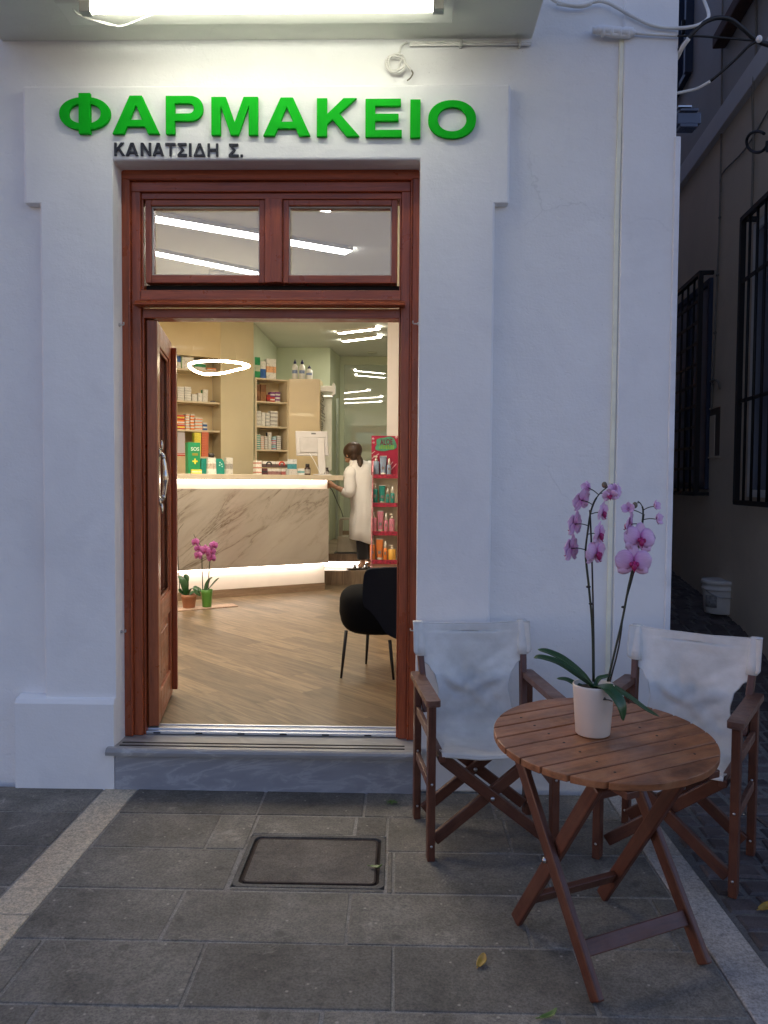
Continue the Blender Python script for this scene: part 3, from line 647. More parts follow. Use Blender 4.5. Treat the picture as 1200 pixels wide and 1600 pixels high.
# long vertical cable
vp = [(971, 62), (970.5, 100), (966, 250), (963.5, 330), (962.5, 400), (960.5, 520), (958, 650), (955.5, 740), (953, 860), (951, 960), (949, 1060), (946.5, 1180), (945, 1243)]
f = MB(); vq = [PY(a, b, -.0055 if a < 966.5 else -.005) for a, b in vp]
for q0, q1_ in zip(vq, vq[1:]): f.bar(q0, q1_, .018, .009, (0, -1, 0))
f.build('vertical_cable', M('cream_cable', (.90, .88, .70), .5), label='flat cream cable running straight down the wall to the ground behind the orchid', cat='cable')
# clear bracket at the corner
bp = PY(1056, 192, .15); br = thing('meter_bracket', bp, 'small clear blue plastic fuse bracket fixed to the alley side of the corner', 'bracket')
MCLR = M('blue_plastic', (.14, .17, .26), .25, trans=.5, var=.05)
f = MB(); f.box((bp.x - .01, .10, bp.z - .026), (bp.x + .10, .17, bp.z + .026)); f.box((bp.x, .09, bp.z + .028), (bp.x + .085, .16, bp.z + .042)); f.box((bp.x, .09, bp.z - .045), (bp.x + .082, .16, bp.z - .028)); f.build('body', MCLR, br, bevel=.004)
f = MB(); f.box((bp.x - .012, .085, bp.z + .044), (bp.x + .05, .12, bp.z + .05)); f.build('clip', MSTEEL, br)
# hooks for the shutters beside the door frame
for px, py, sd, lb in ((190, 508, -1, 'small steel hook beside the upper left of the door frame'), (650, 506, 1, 'small steel hook beside the upper right of the door frame'), (190, 987, -1, 'small steel hook beside the lower left of the door frame'), (645, 985, 1, 'small steel hook beside the lower right of the door frame')):
    p = PY(px, py, .02); f = MB(); wx = OX0 if sd < 0 else OX1
    f.tube([(wx + sd * .01, .02, p.z), (wx - sd * .022, .015, p.z), (wx - sd * .027, .01, p.z + .004), (wx - sd * .027, .008, p.z + .012)], .0032, 8, smooth_pts=4); f.lathe([(0, 0), (.008, 0), (.008, .004), (0, .005)], (wx - sd * .001, .02, p.z), 12, axis=(-sd, 0, 0))
    f.build('door_hook', MSTEEL, label=lb, cat='hook', group='hooks beside the door frame')

# ------------------------------------------------------------------ house across the alley
AD = Vector((math.sin(R(5)), math.cos(R(5)), 0)); AN = Vector((-AD.y, AD.x, 0)); A0 = Vector((2.46, 1.915, 0))
def AW(px, py, out=0): return hit(px, py, A0 + AN * out, AN)
def asd(p): return (p - A0).dot(AD)
def ap(s_, z, out=0): v = A0 + AD * s_ + AN * out; return Vector((v.x, v.y, z))
alb = thing('alley_house', ap(0, 0), 'dark ochre rendered house with barred windows across the narrow alley', 'building')
pb = AW(1060, 302); ZB0 = pb.z
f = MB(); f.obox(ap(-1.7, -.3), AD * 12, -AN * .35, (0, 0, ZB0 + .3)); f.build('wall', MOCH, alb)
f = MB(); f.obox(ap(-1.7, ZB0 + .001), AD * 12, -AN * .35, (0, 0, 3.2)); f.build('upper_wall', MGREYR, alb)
f = MB(); f.obox(ap(-1.7, -.3, -.352), Vector((5, 0, 0)), AD * 12, (0, 0, ZB0 + 3.5)); f.build('front_wall', MOCH, alb)
f = MB(); q = ap(8.2, -.3); f.box((CX - 1.5, q.y, 0), (q.x + .6, q.y + .35, 7.5)); f.build('end_wall', MOCH, alb)
f = MB(); f.obox(ap(-1.8, ZB0 - .01, .05), AD * 12, -AN * .1, (0, 0, .17)); f.build('string_course', MBAND, alb, bevel=.006)
f = MB(); f.obox(ap(-1.9, ZB0 + 3.25, .45), AD * 12.4, -AN * 5.5, (0, 0, .14)); f.build('roof', M('eave_wood', (.10, .055, .035), .7), alb)
MPANE = M('window_blind', (.17, .20, .27), .25, var=.15, vs=2)
MFRB = M('blue_frame', (.020, .035, .075), .45)
def barred(name, s0, s1, z0, z1, nv, nh, out, frame_mat, hs=None):
    wn = thing(name, ap((s0 + s1) / 2, z0), '', 'window')
    w_ = MB(); w_.obox(ap(s0 + .04, z0 + .04, .004), AD * (s1 - s0 - .08), AN * .006, (0, 0, z1 - z0 - .08)); w_.build('pane', MPANE, wn)
    w_ = MB()
    for a, b in ((s0, s0 + .05), (s1 - .05, s1), ((s0 + s1) / 2 - .03, (s0 + s1) / 2 + .03)): w_.obox(ap(a, z0, .0), AD * (b - a), AN * .03, (0, 0, z1 - z0))
    for a, b in ((z0, z0 + .05), (z1 - .05, z1)): w_.obox(ap(s0 + .051, a, .0), AD * (s1 - s0 - .102), AN * .029, (0, 0, b - a))
    w_.build('frame', frame_mat, wn)
    w_ = MB(); t_ = .03
    for s_ in (s0, s1):
        w_.bar(ap(s_, z0 - .04, out), ap(s_, z1 + .04, out), .035, .035, AN)
        for zz in (z0 - .04, z1 + .04): w_.bar(ap(s_, zz, 0), ap(s_, zz, out + .017), .03, .03)
    for zz in (z0 - .04, z1 + .04): w_.bar(ap(s0 + .018, zz, out), ap(s1 - .018, zz, out), .033, .033)
    for k in range(1, nv): s_ = s0 + (s1 - s0) * k / nv; w_.tube([ap(s_, z0 - .03, out), ap(s_, z1 + .03, out)], .010, 8)
    for zz in (hs or [z0 + (z1 - z0) * k / nh for k in range(1, nh)]): w_.bar(ap(s0, zz, out), ap(s1, zz, out), .012, .024)
    w_.build('grille', MIRON, wn); return wn
ou = .10
a, b = AW(1161, 352, ou), AW(1150, 776, ou)
w1 = barred('barred_window', asd(a) - 1.25, asd(a), b.z, a.z, 9, 3, ou, MPLW, [AW(1160, 440, ou).z, AW(1154, 628, ou).z])
w1['label'] = 'large window with a black iron grille and pale blind, at the right edge of the photo'
a, b = AW(1095, 434, ou), AW(1086, 764, ou)
w2 = barred('barred_window', asd(a), asd(a) + 1.25, b.z, a.z, 7, 10, ou, MFRB); w2['label'] = 'dark window with a dense iron grille next to the white corner, deeper in the alley'
for o in (w1, w2): o['group'] = 'barred windows in the alley'
a = AW(1079, 112, .02); w3 = thing('shutter_window', ap(asd(a) + .4, a.z), 'upper window with dark blue frame and glass, half behind the white corner', 'window')
f = MB(); s0 = asd(a); f.obox(ap(s0, a.z, 0), AD * .05, AN * .07, (0, 0, 1.4)); f.obox(ap(s0 + .30, a.z, 0), AD * .06, AN * .06, (0, 0, 1.4)); f.obox(ap(s0 + .0505, a.z, 0), AD * .249, AN * .05, (0, 0, .05)); f.obox(ap(s0 + .361, a.z, 0), AD * .7, AN * .05, (0, 0, .05)); f.build('frame', MFRB, w3, bevel=.004)
f = MB(); f.obox(ap(s0 + .051, a.z + .051, .002), AD * .248, AN * .01, (0, 0, 1.3)); f.obox(ap(s0 + .362, a.z + .051, .002), AD * .7, AN * .01, (0, 0, 1.3)); f.build('pane', MPANE, w3)
f = MB(); f.obox(ap(s0 + .01, a.z + .35, .071), AD * .03, AN * .03, (0, 0, .12)); f.build('latch', MIRON, w3, bevel=.004)
p = AW(1150, 11, .10); q = AW(1114, 9, .10)
f = MB(); f.obox(ap(asd(q) - 2.2, p.z, .10), AD * 2.2, -AN * .10, (0, 0, .10)); f.build('wooden_ledge', M('brown_ledge', (.085, .040, .028), .7, var=.3, bmp=.3), alb, bevel=.01)
# niche with a vent
a, b = AW(1111, 640), AW(1124, 712)
f = MB(); s0, s1 = sorted((asd(a), asd(b))); f.obox(ap(s0, b.z, -.05), AD * (s1 - s0), AN * .054, (0, 0, a.z - b.z)); vn = thing('wall_vent', ap(s0, b.z), 'small tall vent opening low on the alley wall above the bucket', 'vent'); f.build('opening', M('niche_dark', (.12, .09, .07), .9), vn)
f = MB(); w_ = s1 - s0
f.obox(ap(s0 + w_ * .45, b.z, .0), AD * w_ * .55, AN * .009, (0, 0, (a.z - b.z) * .86)); f.obox(ap(s0 - .015, b.z - .015, .0), AD * (w_ + .03), AN * .012, (0, 0, .015)); f.obox(ap(s0 - .015, a.z, 0), AD * (w_ + .03), AN * .012, (0, 0, .012)); f.build('cover', MOCH, vn, bevel=.003)
# cables on the alley wall
f = MB(); ac = [(1129, -10), (1128, 80), (1127, 200), (1124.5, 340), (1121, 430), (1117, 520), (1113.5, 600), (1112, 640)]; f.tube([AW(x, y, .012) for x, y in ac], .007, 7, smooth_pts=3)
f.tube([AW(1110, 596, .02), AW(1117, 593, .03), AW(1123, 598, .03), AW(1124, 608, .02)], .009, 7, smooth_pts=4)
acb = thing('alley_cable', AW(1124, 360), 'thin pale cable with clips running down the alley wall to the vent', 'cable'); f.build('cable', M('dull_cable', (.22, .20, .17), .6), acb)
for x, y in ac[2:-1]: f = MB(); p = AW(x, y, .012); f.ball(p, (.012, .016, .012)); f.build('clip', M('dull_clip', (.18, .165, .14), .6), acb)
f = MB(); f.tube([AW(1181, -10, .012), AW(1181, 80, .012), AW(1177, 130, .05), AW(1176, 160, .04), AW(1177, 230, .012), AW(1174, 345, .012)], .008, 7, smooth_pts=4)
f.tube([AW(1205, 165, .01), AW(1165, 232, .01), AW(1128, 272, .01), AW(1126, 300, .01)], .006, 7, smooth_pts=4)
f.build('alley_cable', M('dull_cable', (.22, .20, .17), .6), label='pale cable crossing the string course above the large barred window', cat='cable')
# iron scroll bracket
f = MB(); sc = []
for k in range(22): a = R(50 + k * 15); rr = 17 - .06 * k; sc.append(AW(1183 + rr * math.cos(a), 222 - rr * math.sin(a), .35))
sc += [AW(1199, 236, .35), AW(1215, 226, .35), AW(1240, 205, .35)]
f.tube(sc, .0085, 8, smooth_pts=3); f.build('scroll_bracket', MIRON, label='black wrought iron scroll bracket sticking out high on the alley house', cat='bracket')
# paint bucket
bk = AW(1127, 958); bc_ = bk + AN * .19; zbk = zal(bc_.y)
bpos = PZ(1125, 957, zbk + .0); bu = thing('paint_bucket', (bpos.x, bpos.y, zbk), 'white plastic paint bucket on the ground at the far end of the alley', 'bucket')
bd = (bpos - CAM).length; rb = 24.5 * bd / FPX; hb = 47 * bd / FPX
MBK = M('bucket_plastic', (.80, .78, .74), .45, var=.10, vs=6)
f = MB(); f.lathe([(rb * .84, 0), (rb * .87, .004), (rb * .97, hb * .66), (rb * .975, hb * .7), (rb * 1.03, hb * .705), (rb * 1.03, hb * .76), (rb * .99, hb * .765), (rb * 1.0, hb * .88), (rb * 1.06, hb * .885), (rb * 1.06, hb * .97), (rb * 1.03, hb), (rb * .9, hb * 1.0), (0, hb * .985)], (bpos.x, bpos.y, zbk), 36); f.build('body', MBK, bu)
f = MB(); f.grid(lambda u, v: (bpos.x + (rb * .955 + .0022) * math.cos(R(195 + 42 * u)), bpos.y + (rb * .955 + .0022) * math.sin(R(195 + 42 * u)), zbk + hb * (.2 + .36 * v)), 8, 2); f.build('label_patch', M('bucket_label', (.33, .32, .31), .6, var=.4, vs=60), bu, solid=.002)
f = MB(); f.tube([(bpos.x - rb * 1.03, bpos.y - .01, zbk + hb * .74), (bpos.x - rb * .7, bpos.y - rb * .85, zbk + hb * .58), (bpos.x, bpos.y - rb * 1.12, zbk + hb * .52), (bpos.x + rb * .7, bpos.y - rb * .85, zbk + hb * .58), (bpos.x + rb * 1.03, bpos.y - .01, zbk + hb * .74)], .004, 6, smooth_pts=6); f.build('handle', MSTEEL, bu)
# ------------------------------------------------------------------ inside the shop: shell
UD = Vector((math.cos(R(32)), math.sin(R(32)), 0)); UN = Vector((UD.y, -UD.x, 0))   # counter direction, and towards the customer
ZC = 3.40
WARM = (1.0, .80, .56)
MBEI = M('beige_panel', (.60, .475, .275), .32, var=.05, vs=3, coat=.1)
MBEI2 = M('glossy_beige_panel', (.58, .50, .33), .12, var=.04, vs=2, coat=.5)
MGRN = M('sage_wall', (.56, .60, .43), .6, var=.05, vs=2, bmp=.05)
MCEI = M('ceiling_paint', (.74, .74, .68), .7, var=.03, vs=2)
MPNK = M('pale_column', (.66, .60, .58), .6, var=.04, vs=2)
def floor_wood(name, c0, c1, ang, pw, pl):
    m, t, b = new_mat(name); p = pos(t)
    mp = N(t, 'ShaderNodeMapping'); mp.inputs['Rotation'].default_value = (0, 0, R(ang)); L(t, p, mp.inputs[0])
    br = N(t, 'ShaderNodeTexBrick'); br.offset = .37; br.inputs['Scale'].default_value = 1; br.inputs['Brick Width'].default_value = pl; br.inputs['Row Height'].default_value = pw
    br.inputs['Mortar Size'].default_value = .0016; br.inputs['Bias'].default_value = -.1; br.inputs['Mortar Smooth'].default_value = .3
    br.inputs['Color1'].default_value = (.50, .49, .48, 1); br.inputs['Color2'].default_value = (1, 1, 1, 1); br.inputs['Mortar'].default_value = (.35, .33, .30, 1); L(t, mp.outputs[0], br.inputs['Vector'])
    sc = N(t, 'ShaderNodeMapping'); sc.inputs['Scale'].default_value = (1.3, 14, 1); L(t, mp.outputs[0], sc.inputs[0])
    ad = N(t, 'ShaderNodeVectorMath', operation='ADD'); L(t, sc.outputs[0], ad.inputs[0])
    ml = N(t, 'ShaderNodeVectorMath', operation='SCALE'); L(t, br.outputs['Color'], ml.inputs[0]); ml.inputs['Scale'].default_value = 13; L(t, ml.outputs[0], ad.inputs[1])
    n = noise(t, ad.outputs[0], 2.2, 8, .65, .8)
    c = ramp(t, n.outputs[0], [(.33, c0), (.66, c1)])
    L(t, mixc(t, .9, c.outputs[0], br.outputs['Color'], 'MULTIPLY'), b.inputs['Base Color'])
    b.inputs['Roughness'].default_value = .42; bump(t, b, br.outputs['Fac'], -.2, .002); return m
MFLO = floor_wood('oak_floor_tile', (.095, .062, .032), (.28, .20, .118), 45, .16, .95)
f = MB(); f.box((-6.7, .302, -.05), (CX - .252, 9.24, ZF)); f.box((dfx0 - .05, .1952, ZF - .02), (dfx1 + .05, .3018, ZF)); f.build('shop_floor', MFLO, kind='structure')
f = MB(); f.box((-6.7, .302, ZC), (CX - .252, 9.24, ZC + .2)); f.build('ceiling', MCEI, bld)
K = Vector((-1.82, 5.915, 0))
def kp(t, out=0, z=0): v = K + UD * t + UN * out; return Vector((v.x, v.y, z))
def kt(px, py, out=0): return (hit(px, py, K + UN * out, UN) - K).dot(UD)
t345, ztop = kt(345, 600), hit(300, 556, K, UN).z
f = MB()
f.obox(kp(t345, -.32), UD * (-t345), UN * .32, (0, 0, ZC)); f.build('glossy_panel', MBEI2, bld, bevel=.003)
f = MB(); f.obox(kp(t345 - 3.6, -.32, ztop), UD * 3.599, UN * .319, (0, 0, ZC - ztop)); f.obox(kp(t345 - 3.6, -.36), UD * 3.599, UN * .04, (0, 0, ztop - .002)); f.build('shelf_wall', MBEI, bld)
f = MB(); f.box((-1.86, 5.93, ZF), (K.x - .002, 7.7, ZC - .002)); f.box((-1.86, 7.702, ZF), (-1.04, 7.9, ZC - .003)); f.prism([[(-1.04, 7.702), (-1.04, 7.9), (-1.15, 8.6), (-.955, 8.5)]], (0, 0, ZF), (1, 0, 0), (0, 1, 0), (0, 0, ZC - ZF - .004)); f.box((-1.15, 8.501, ZF), (1.0, 8.7, ZC - .002)); f.build('back_wall', MGRN, bld)
f = MB(); px_, qx_ = PY(605, 600, 4.9), PY(660, 600, 4.9); f.box((px_.x, 4.9, ZF), (CX - .254, 5.25, ZC - .001)); f.build('column', MPNK, bld, bevel=.004)
f = MB(); f.box((CX - .30, .302, ZF), (CX - .2525, 4.899, ZC - .002)); f.box((-6.7, .3022, ZF), (OX0 - .2, .33, ZC - .002)); f.build('inner_wall', MCEI, bld); f = MB(); f.box((-3.06, .335, ZF), (-3.0, 5.1, ZC - .002)); f.build('shelf_wall', MBEI, bld)
# lacquered glass panel on the back wall, mirrors the ceiling lights
m, t, b = new_mat('sage_glass'); b.inputs['Base Color'].default_value = (.42, .47, .35, 1); b.inputs['Roughness'].default_value = .03; b.inputs['Coat Weight'].default_value = 1; b.inputs['Coat IOR'].default_value = 1.9; b.inputs['Coat Roughness'].default_value = .012; MSG = m
a = PY(538, 570, 8.49); f = MB(); f.box((a.x, 8.485, ZF + .34), (.75, 8.5005, a.z)); f.build('glass_panel', MSG, bld, bevel=.002)
f = MB()
for px in (511, 519, 527): p = PY(px, 640, 7.95); f.box((p.x - .02, 7.55 if px == 511 else 7.95, ZF + .34), (p.x + .018, 7.60 if px == 511 else 7.99, PY(px, 622, 7.95).z))
f.build('door_rail', M('sage_metal', (.36, .40, .33), .35, .4, var=.04), bld, bevel=.003)
f = MB(); f.box((-1.815, 7.66, ZF + .345), (-1.045, 7.6995, ZF + .42)); f.box((-.95, 8.46, ZF + .345), (.6, 8.4995, ZF + .44)); f.build('skirting', M('wood_skirting', (.25, .17, .10), .5), bld)
# ceiling lights
MLED = glow('led_strip', (1.0, .90, .76), 18.5)
MLEDC = glow('led_strip_cool', (1.0, .95, .80), 28)
def led(p, q, wd, mat_, lab, grp='linear ceiling lights'):
    f = MB(); p = Vector((p.x, p.y, ZC)); q = Vector((q.x, q.y, ZC)); d = (q - p).normalized(); n = Vector((-d.y, d.x, 0))
    t = thing('ceiling_light', (p + q) / 2 + Vector((0, 0, -.03)), lab, 'ceiling light', grp)
    f.obox(p - n * wd / 2 + Vector((0, 0, -.028)), q - p, n * wd, (0, 0, .026)); f.build('diffuser', mat_, t)
    f = MB()
    for s_ in (-1, 1): f.obox(p + n * (s_ * (wd / 2 + .005)) - n * .004 + Vector((0, 0, -.03)), q - p, n * .008, (0, 0, .03))
    f.build('trim', MPLW, t); return t
z_ = ZC - .03
p1, p2 = PZ(545, 395, z_), PZ(245, 343, z_); led(p2 + (p2 - p1) * .9, p1, .14, MLED, 'longest linear ceiling light, crossing both panes of the transom window')
p1, p2 = PZ(520, 452, z_), PZ(245, 397, z_); led(p2 + (p2 - p1) * .55, p1, .12, MLED, 'linear ceiling light low in the left pane of the transom window')
p1 = PZ(520, 327, z_); led(p1 + Vector((-2.3, -1.05, 0)), p1, .14, MLED, 'linear ceiling light touching the top of the right transom pane')
led(PZ(529, 521.5, z_), PZ(591, 514, z_), .085, MLEDC, 'upper of the two short ceiling lights at the back of the shop')
led(PZ(536, 534, z_), PZ(593, 527, z_), .085, MLEDC, 'lower of the two short ceiling lights at the back of the shop')
p = PZ(582, 554, z_); f = MB(); f.box((p.x - .07, p.y - .07, ZC - .012), (p.x + .07, p.y + .07, ZC + .001)); f.build('ceiling_grille', M('grille_pale', (.6, .6, .52), .6), label='small flat air grille on the ceiling behind the two short lights', cat='vent')
# ------------------------------------------------------------------ platform with lit step
MPLT = floor_wood('platform_wood', (.17, .115, .07), (.36, .26, .17), 45, .16, .95)
Y1 = 5.40; Y2 = 5.68; zt1 = .395; zt2 = .572; PXL, PXR = -1.3, CX - .32
pf = thing('platform', (-.5, Y1, ZF), 'wooden raised step with a bright light strip behind the counter end', 'platform')
f = MB(); f.box((PXL, Y1, ZF + .001), (PXR, Y2 - .001, zt1)); f.box((PXL, Y2 + .02, ZF + .001), (PXR, 8.45, zt2 - .02)); f.box((PXL, Y2 - .03, zt1 + .085), (PXR, 8.451, zt2)); f.build('deck', MPLT, pf, bevel=.003)
f = MB(); f.box((PXL, Y2 - .0005, zt1 + .012), (PXR, Y2 + .018, zt1 + .075)); f.build('light_strip', glow('step_led', (1, .86, .70), 4), pf)
# ------------------------------------------------------------------ counter
CB = hit(507, 922, (0, 0, ZF), (0, 0, 1)); CB.z = 0
def cp(t, out=0, z=0): v = CB + UD * t + UN * out; return Vector((v.x, v.y, z))
def cz(px, py, out=0): return hit(px, py, CB + UN * out, UN).z
def ct(px, py, out=0): return (hit(px, py, CB + UN * out, UN) - CB).dot(UD)
CL = -3.1; CDP = .62
def counter_marble():
    m, t, b = new_mat('counter_marble'); p = pos(t)
    r1 = N(t, 'ShaderNodeMapping'); r1.inputs['Rotation'].default_value = (0, 0, R(-32)); L(t, p, r1.inputs[0])
    r2 = N(t, 'ShaderNodeMapping'); r2.inputs['Rotation'].default_value = (0, R(38), 0); r2.inputs['Location'].default_value = (3.3, 1.7, 5.25); L(t, r1.outputs[0], r2.inputs[0])
    st_ = N(t, 'ShaderNodeMapping'); st_.inputs['Scale'].default_value = (.55, 1, 2.1); L(t, r2.outputs[0], st_.inputs[0])
    n = noise(t, st_.outputs[0], 1.05, 9, .60, .9); n2 = noise(t, st_.outputs[0], 2.6, 7, .6, 1.2)
    def vein(nz, w0, w1):
        s_ = N(t, 'ShaderNodeMath', operation='SUBTRACT'); L(t, nz.outputs[0], s_.inputs[0]); s_.inputs[1].default_value = .5
        a = N(t, 'ShaderNodeMath', operation='ABSOLUTE'); L(t, s_.outputs[0], a.inputs[0]); return ramp(t, a.outputs[0], [(0, (1, 1, 1)), (w0, (.3,) * 3), (w1, (0, 0, 0))])
    v1, v2 = vein(n, .012, .05), vein(n2, .010, .03)
    mk = ramp(t, noise(t, st_.outputs[0], .75, 2, .5).outputs[0], [(.46, (0, 0, 0)), (.62, (1, 1, 1))])
    ad = mixc(t, .35, v1.outputs[0], v2.outputs[0], 'ADD'); ml = mixc(t, 1, ad, mk.outputs[0], 'MULTIPLY')
    cl = ramp(t, noise(t, st_.outputs[0], 1.8, 6).outputs[0], [(.3, (.33, .285, .24)), (.7, (.42, .37, .315))])
    L(t, mixc(t, ml, cl.outputs[0], (.13, .095, .065)), b.inputs['Base Color']); b.inputs['Roughness'].default_value = .10; b.inputs['Coat Weight'].default_value = .3; b.inputs['Coat Roughness'].default_value = .04; return m
MCM = counter_marble()
zm0, zm1 = cz(505, 880, .10), cz(505, 764, .10); zt0_, zt1_ = cz(505, 750.5, .12), cz(505, 742.5, .12)
ctr = thing('shop_counter', cp(-1.3, -.3, ZF), 'long marble fronted shop counter lit by strips under its top and its panel', 'counter')
f = MB(); f.obox(cp(CL, .10, zm0), UD * (-CL), -UN * (CDP + .08), (0, 0, zm1 - zm0)); f.build('marble_front', MCM, ctr, bevel=.003)
f = MB(); f.obox(cp(CL, 0, ZF + .085), UD * (-CL - .001), -UN * .5, (0, 0, zm0 - ZF - .087)); f.obox(cp(CL, .062, zm1 + .001), UD * (-CL - .001), -UN * .6, (0, 0, zt0_ - zm1 - .002)); f.build('body', M('counter_white', (.72, .66, .60), .5, var=.03), ctr)
f = MB(); f.obox(cp(CL, .006, ZF + .001), UD * (-CL + .005), -UN * .515, (0, 0, .082)); f.build('skirting', wood('counter_skirting', (.16, .10, .06), (.32, .22, .14), .4, .1), ctr)
f = MB(); f.obox(cp(CL, .12, zt0_), UD * (-CL + .17), -UN * (CDP + .16), (0, 0, zt1_ - zt0_)); f.build('countertop', M('counter_beige', (.58, .50, .38), .3, var=.05), ctr, bevel=.004)
f = MB(); f.obox(cp(CL, .085, zt0_ - .012), UD * (-CL - .02), -UN * .02, (0, 0, .011)); f.obox(cp(CL, .075, zm0 - .012), UD * (-CL - .02), -UN * .03, (0, 0, .011)); f.build('light_strip', glow('counter_led', (1.0, .85, .72), 9), ctr)
# ------------------------------------------------------------------ ring pendant
pr = []
for k, (x, y, d) in enumerate([(391, 572, 7.2), (372, 566.5, 7.0), (340, 563.5, 6.9), (308, 565, 7.0), (294, 569.5, 7.2), (300, 574, 7.36), (308, 581, 7.45), (322, 586, 7.5), (345, 583.5, 7.45), (368, 577.5, 7.36), (384, 573.5, 7.28)]): pr.append(PY(x, y, d - 3.585))
for _ in range(1): pr = [pr[i - 1] * .25 + pr[i] * .5 + pr[(i + 1) % len(pr)] * .25 for i in range(len(pr))]
ctr_ = sum(pr, Vector()) / len(pr); pr = [ctr_ + Vector(((q - ctr_).x * 1.07, (q - ctr_).y * 1.07, (q - ctr_).z * 1.1)) for q in pr]
pc = sum(pr, Vector()) / len(pr); pend = thing('pendant_lamp', pc, 'twisted glowing ring pendant lamp hanging over the counter', 'pendant lamp')
f = MB(); f.tube(pr, .0115, 8, closed=True, smooth_pts=5); f.build('ring', glow('ring_led', (1.0, .82, .52), 26), pend)
f = MB()
for q in (pr[1], pr[4], pr[8]): f.tube([q, Vector((pc.x + (q.x - pc.x) * .3, pc.y + (q.y - pc.y) * .3, ZC))], .0004, 5)
f.build('suspension_wire', M('wire_beige', (.45, .38, .26), .6), pend); f = MB(); f.lathe([(0, -.03), (.07, -.03), (.072, 0)], (pc.x, pc.y, ZC), 20); f.build('ceiling_rose', MPLW, pend)

# ------------------------------------------------------------------ shelves
def carton(main, band=None, kind=0):
    key = 'carton_%s_%s_%d' % ('_'.join('%02d' % int(c * 99) for c in main), '_'.join('%02d' % int(c * 99) for c in (band or main)), kind)
    if key in _mc: return _mc[key]
    m, t, b = new_mat(key); b.inputs['Roughness'].default_value = .45
    g = N(t, 'ShaderNodeTexCoord').outputs['Generated']; sp = N(t, 'ShaderNodeSeparateXYZ'); L(t, g, sp.inputs[0])
    col = (*main, 1)
    if band:
        if kind == 0: r = ramp(t, sp.outputs['Z'], [(0, (0, 0, 0)), (.32, (1, 1, 1)), (.62, (0, 0, 0))])
        elif kind == 1: r = ramp(t, sp.outputs['X'], [(0, (1, 1, 1)), (.33, (0, 0, 0))])
        else: r = ramp(t, sp.outputs['Z'], [(0, (1, 1, 1)), (.55, (0, 0, 0))])
        r.color_ramp.interpolation = 'CONSTANT'
        n = noise(t, g, 7, 2); n2 = ramp(t, n.outputs[0], [(.56, (1, 1, 1)), (.60, (.55, .55, .55))])
        cc = mixc(t, r.outputs[0], main, band); cc = mixc(t, .6, cc, n2.outputs[0], 'MULTIPLY')
        L(t, cc, b.inputs['Base Color'])
    else: b.inputs['Base Color'].default_value = col
    _mc[key] = m; return m
W_ = (.72, .70, .64); RED = (.55, .04, .03); ORG_ = (.80, .22, .03); GRE = (.02, .28, .10); TEAL = (.01, .26, .20); BLU = (.03, .12, .38); BRN = (.17, .07, .025); PUR = (.22, .05, .22); YEL = (.75, .65, .08); DRK = (.03, .03, .035); PNK = (.68, .22, .30); LBL = (.45, .62, .75)
class Plane:
    def __init__(s, p, d): s.p = Vector((p[0], p[1], 0)); s.d = Vector((d[0], d[1], 0)).normalized(); s.n = Vector((s.d.y, -s.d.x, 0))
    def at(s, px, py, out=0): h = hit(px, py, s.p + s.n * out, s.n); return (h - s.p).dot(s.d), h.z
    def pt(s, t, out, z): v = s.p + s.d * t + s.n * out; return Vector((v.x, v.y, z))
def boxitem(pl, x0, y0, x1, y1, out, dep, base, mat_, name, label, cat, group, n=1, jig=.004, gapx=.0012):
    """a pile of n cartons seen between photo x0..x1, y0..y1, standing on height base"""
    ta, za = pl.at(x0, y0, out); tb, zb_ = pl.at(x1, y1, out); h = max(.012, za - zb_); hh = h / n; obs = []
    for k in range(n):
        j = rnd.uniform(-jig, jig); j2 = rnd.uniform(-jig, jig)
        f = MB(); f.obox(pl.pt(ta + gapx + j * .5, out + j2, base + k * hh + .0008), pl.d * (tb - ta - 2 * gapx), -pl.n * dep, (0, 0, hh - .0012))
        obs.append(f.build(name, mat_[k % len(mat_)] if isinstance(mat_, list) else mat_, label=label, cat=cat, group=group, bevel=.0012, bseg=1))
    return obs
# left shelves in the recess
PL = Plane(kp(0, 0), UD)
shl = thing('wall_shelf', kp(t345 - .6, -.15, ZF), 'beige wall shelves full of medicine boxes, left of the glossy panel', 'shelves')
zsL = {}
for nm, px, py in (('A', 300, 579.5), ('B', 345, 632), ('C', 345, 676), ('D', 285, 717.5)):
    t_, z = PL.at(px, py, -.03); f = MB(); a0 = t345 - 3.5; a1 = t345 - .003 if nm != 'D' else PL.at(293, 717, -.03)[0]
    f.obox(kp(a0, -.03, z), UD * (a1 - a0), -UN * .288, (0, 0, .022)); f.build('shelf_board', M('shelf_beige', (.66, .55, .38), .4, var=.04), shl, bevel=.002); zsL[nm] = z + .022
o_ = -.07
def LI(s, x0, y0, x1, y1, mt, label, n=1, cat='box', name='medicine_box', group=None, dep=.10): return boxitem(PL, x0, y0, x1, y1, o_, dep, zsL[s], mt, name, label, cat, group or 'medicine boxes on the left wall shelves', n)
LI('A', 277, 546, 283, 578, carton(W_, BLU), 'tall white and blue carton on the top left shelf'); LI('A', 283.5, 557, 303, 578, carton(W_, (.35, .6, .3), 1), 'wide white and pale green pack on the top left shelf, behind the ring lamp')
LI('A', 304, 561, 322, 578, carton(W_, GRE), 'white pack with green band on the top left shelf behind the ring lamp'); LI('A', 323, 573, 338, 579, carton(ORG_, W_), 'low orange pack at the right end of the top left shelf')
LI('B', 277.5, 605.5, 288, 628, carton(W_, (.6, .58, .55), 2), 'white carton in the leftmost pile on the second left shelf', 6); LI('B', 288.6, 606, 299, 629, carton((.76, .74, .68), (.62, .6, .56), 2), 'white carton in the neat pile beside the leftmost pile on the second left shelf', 6)
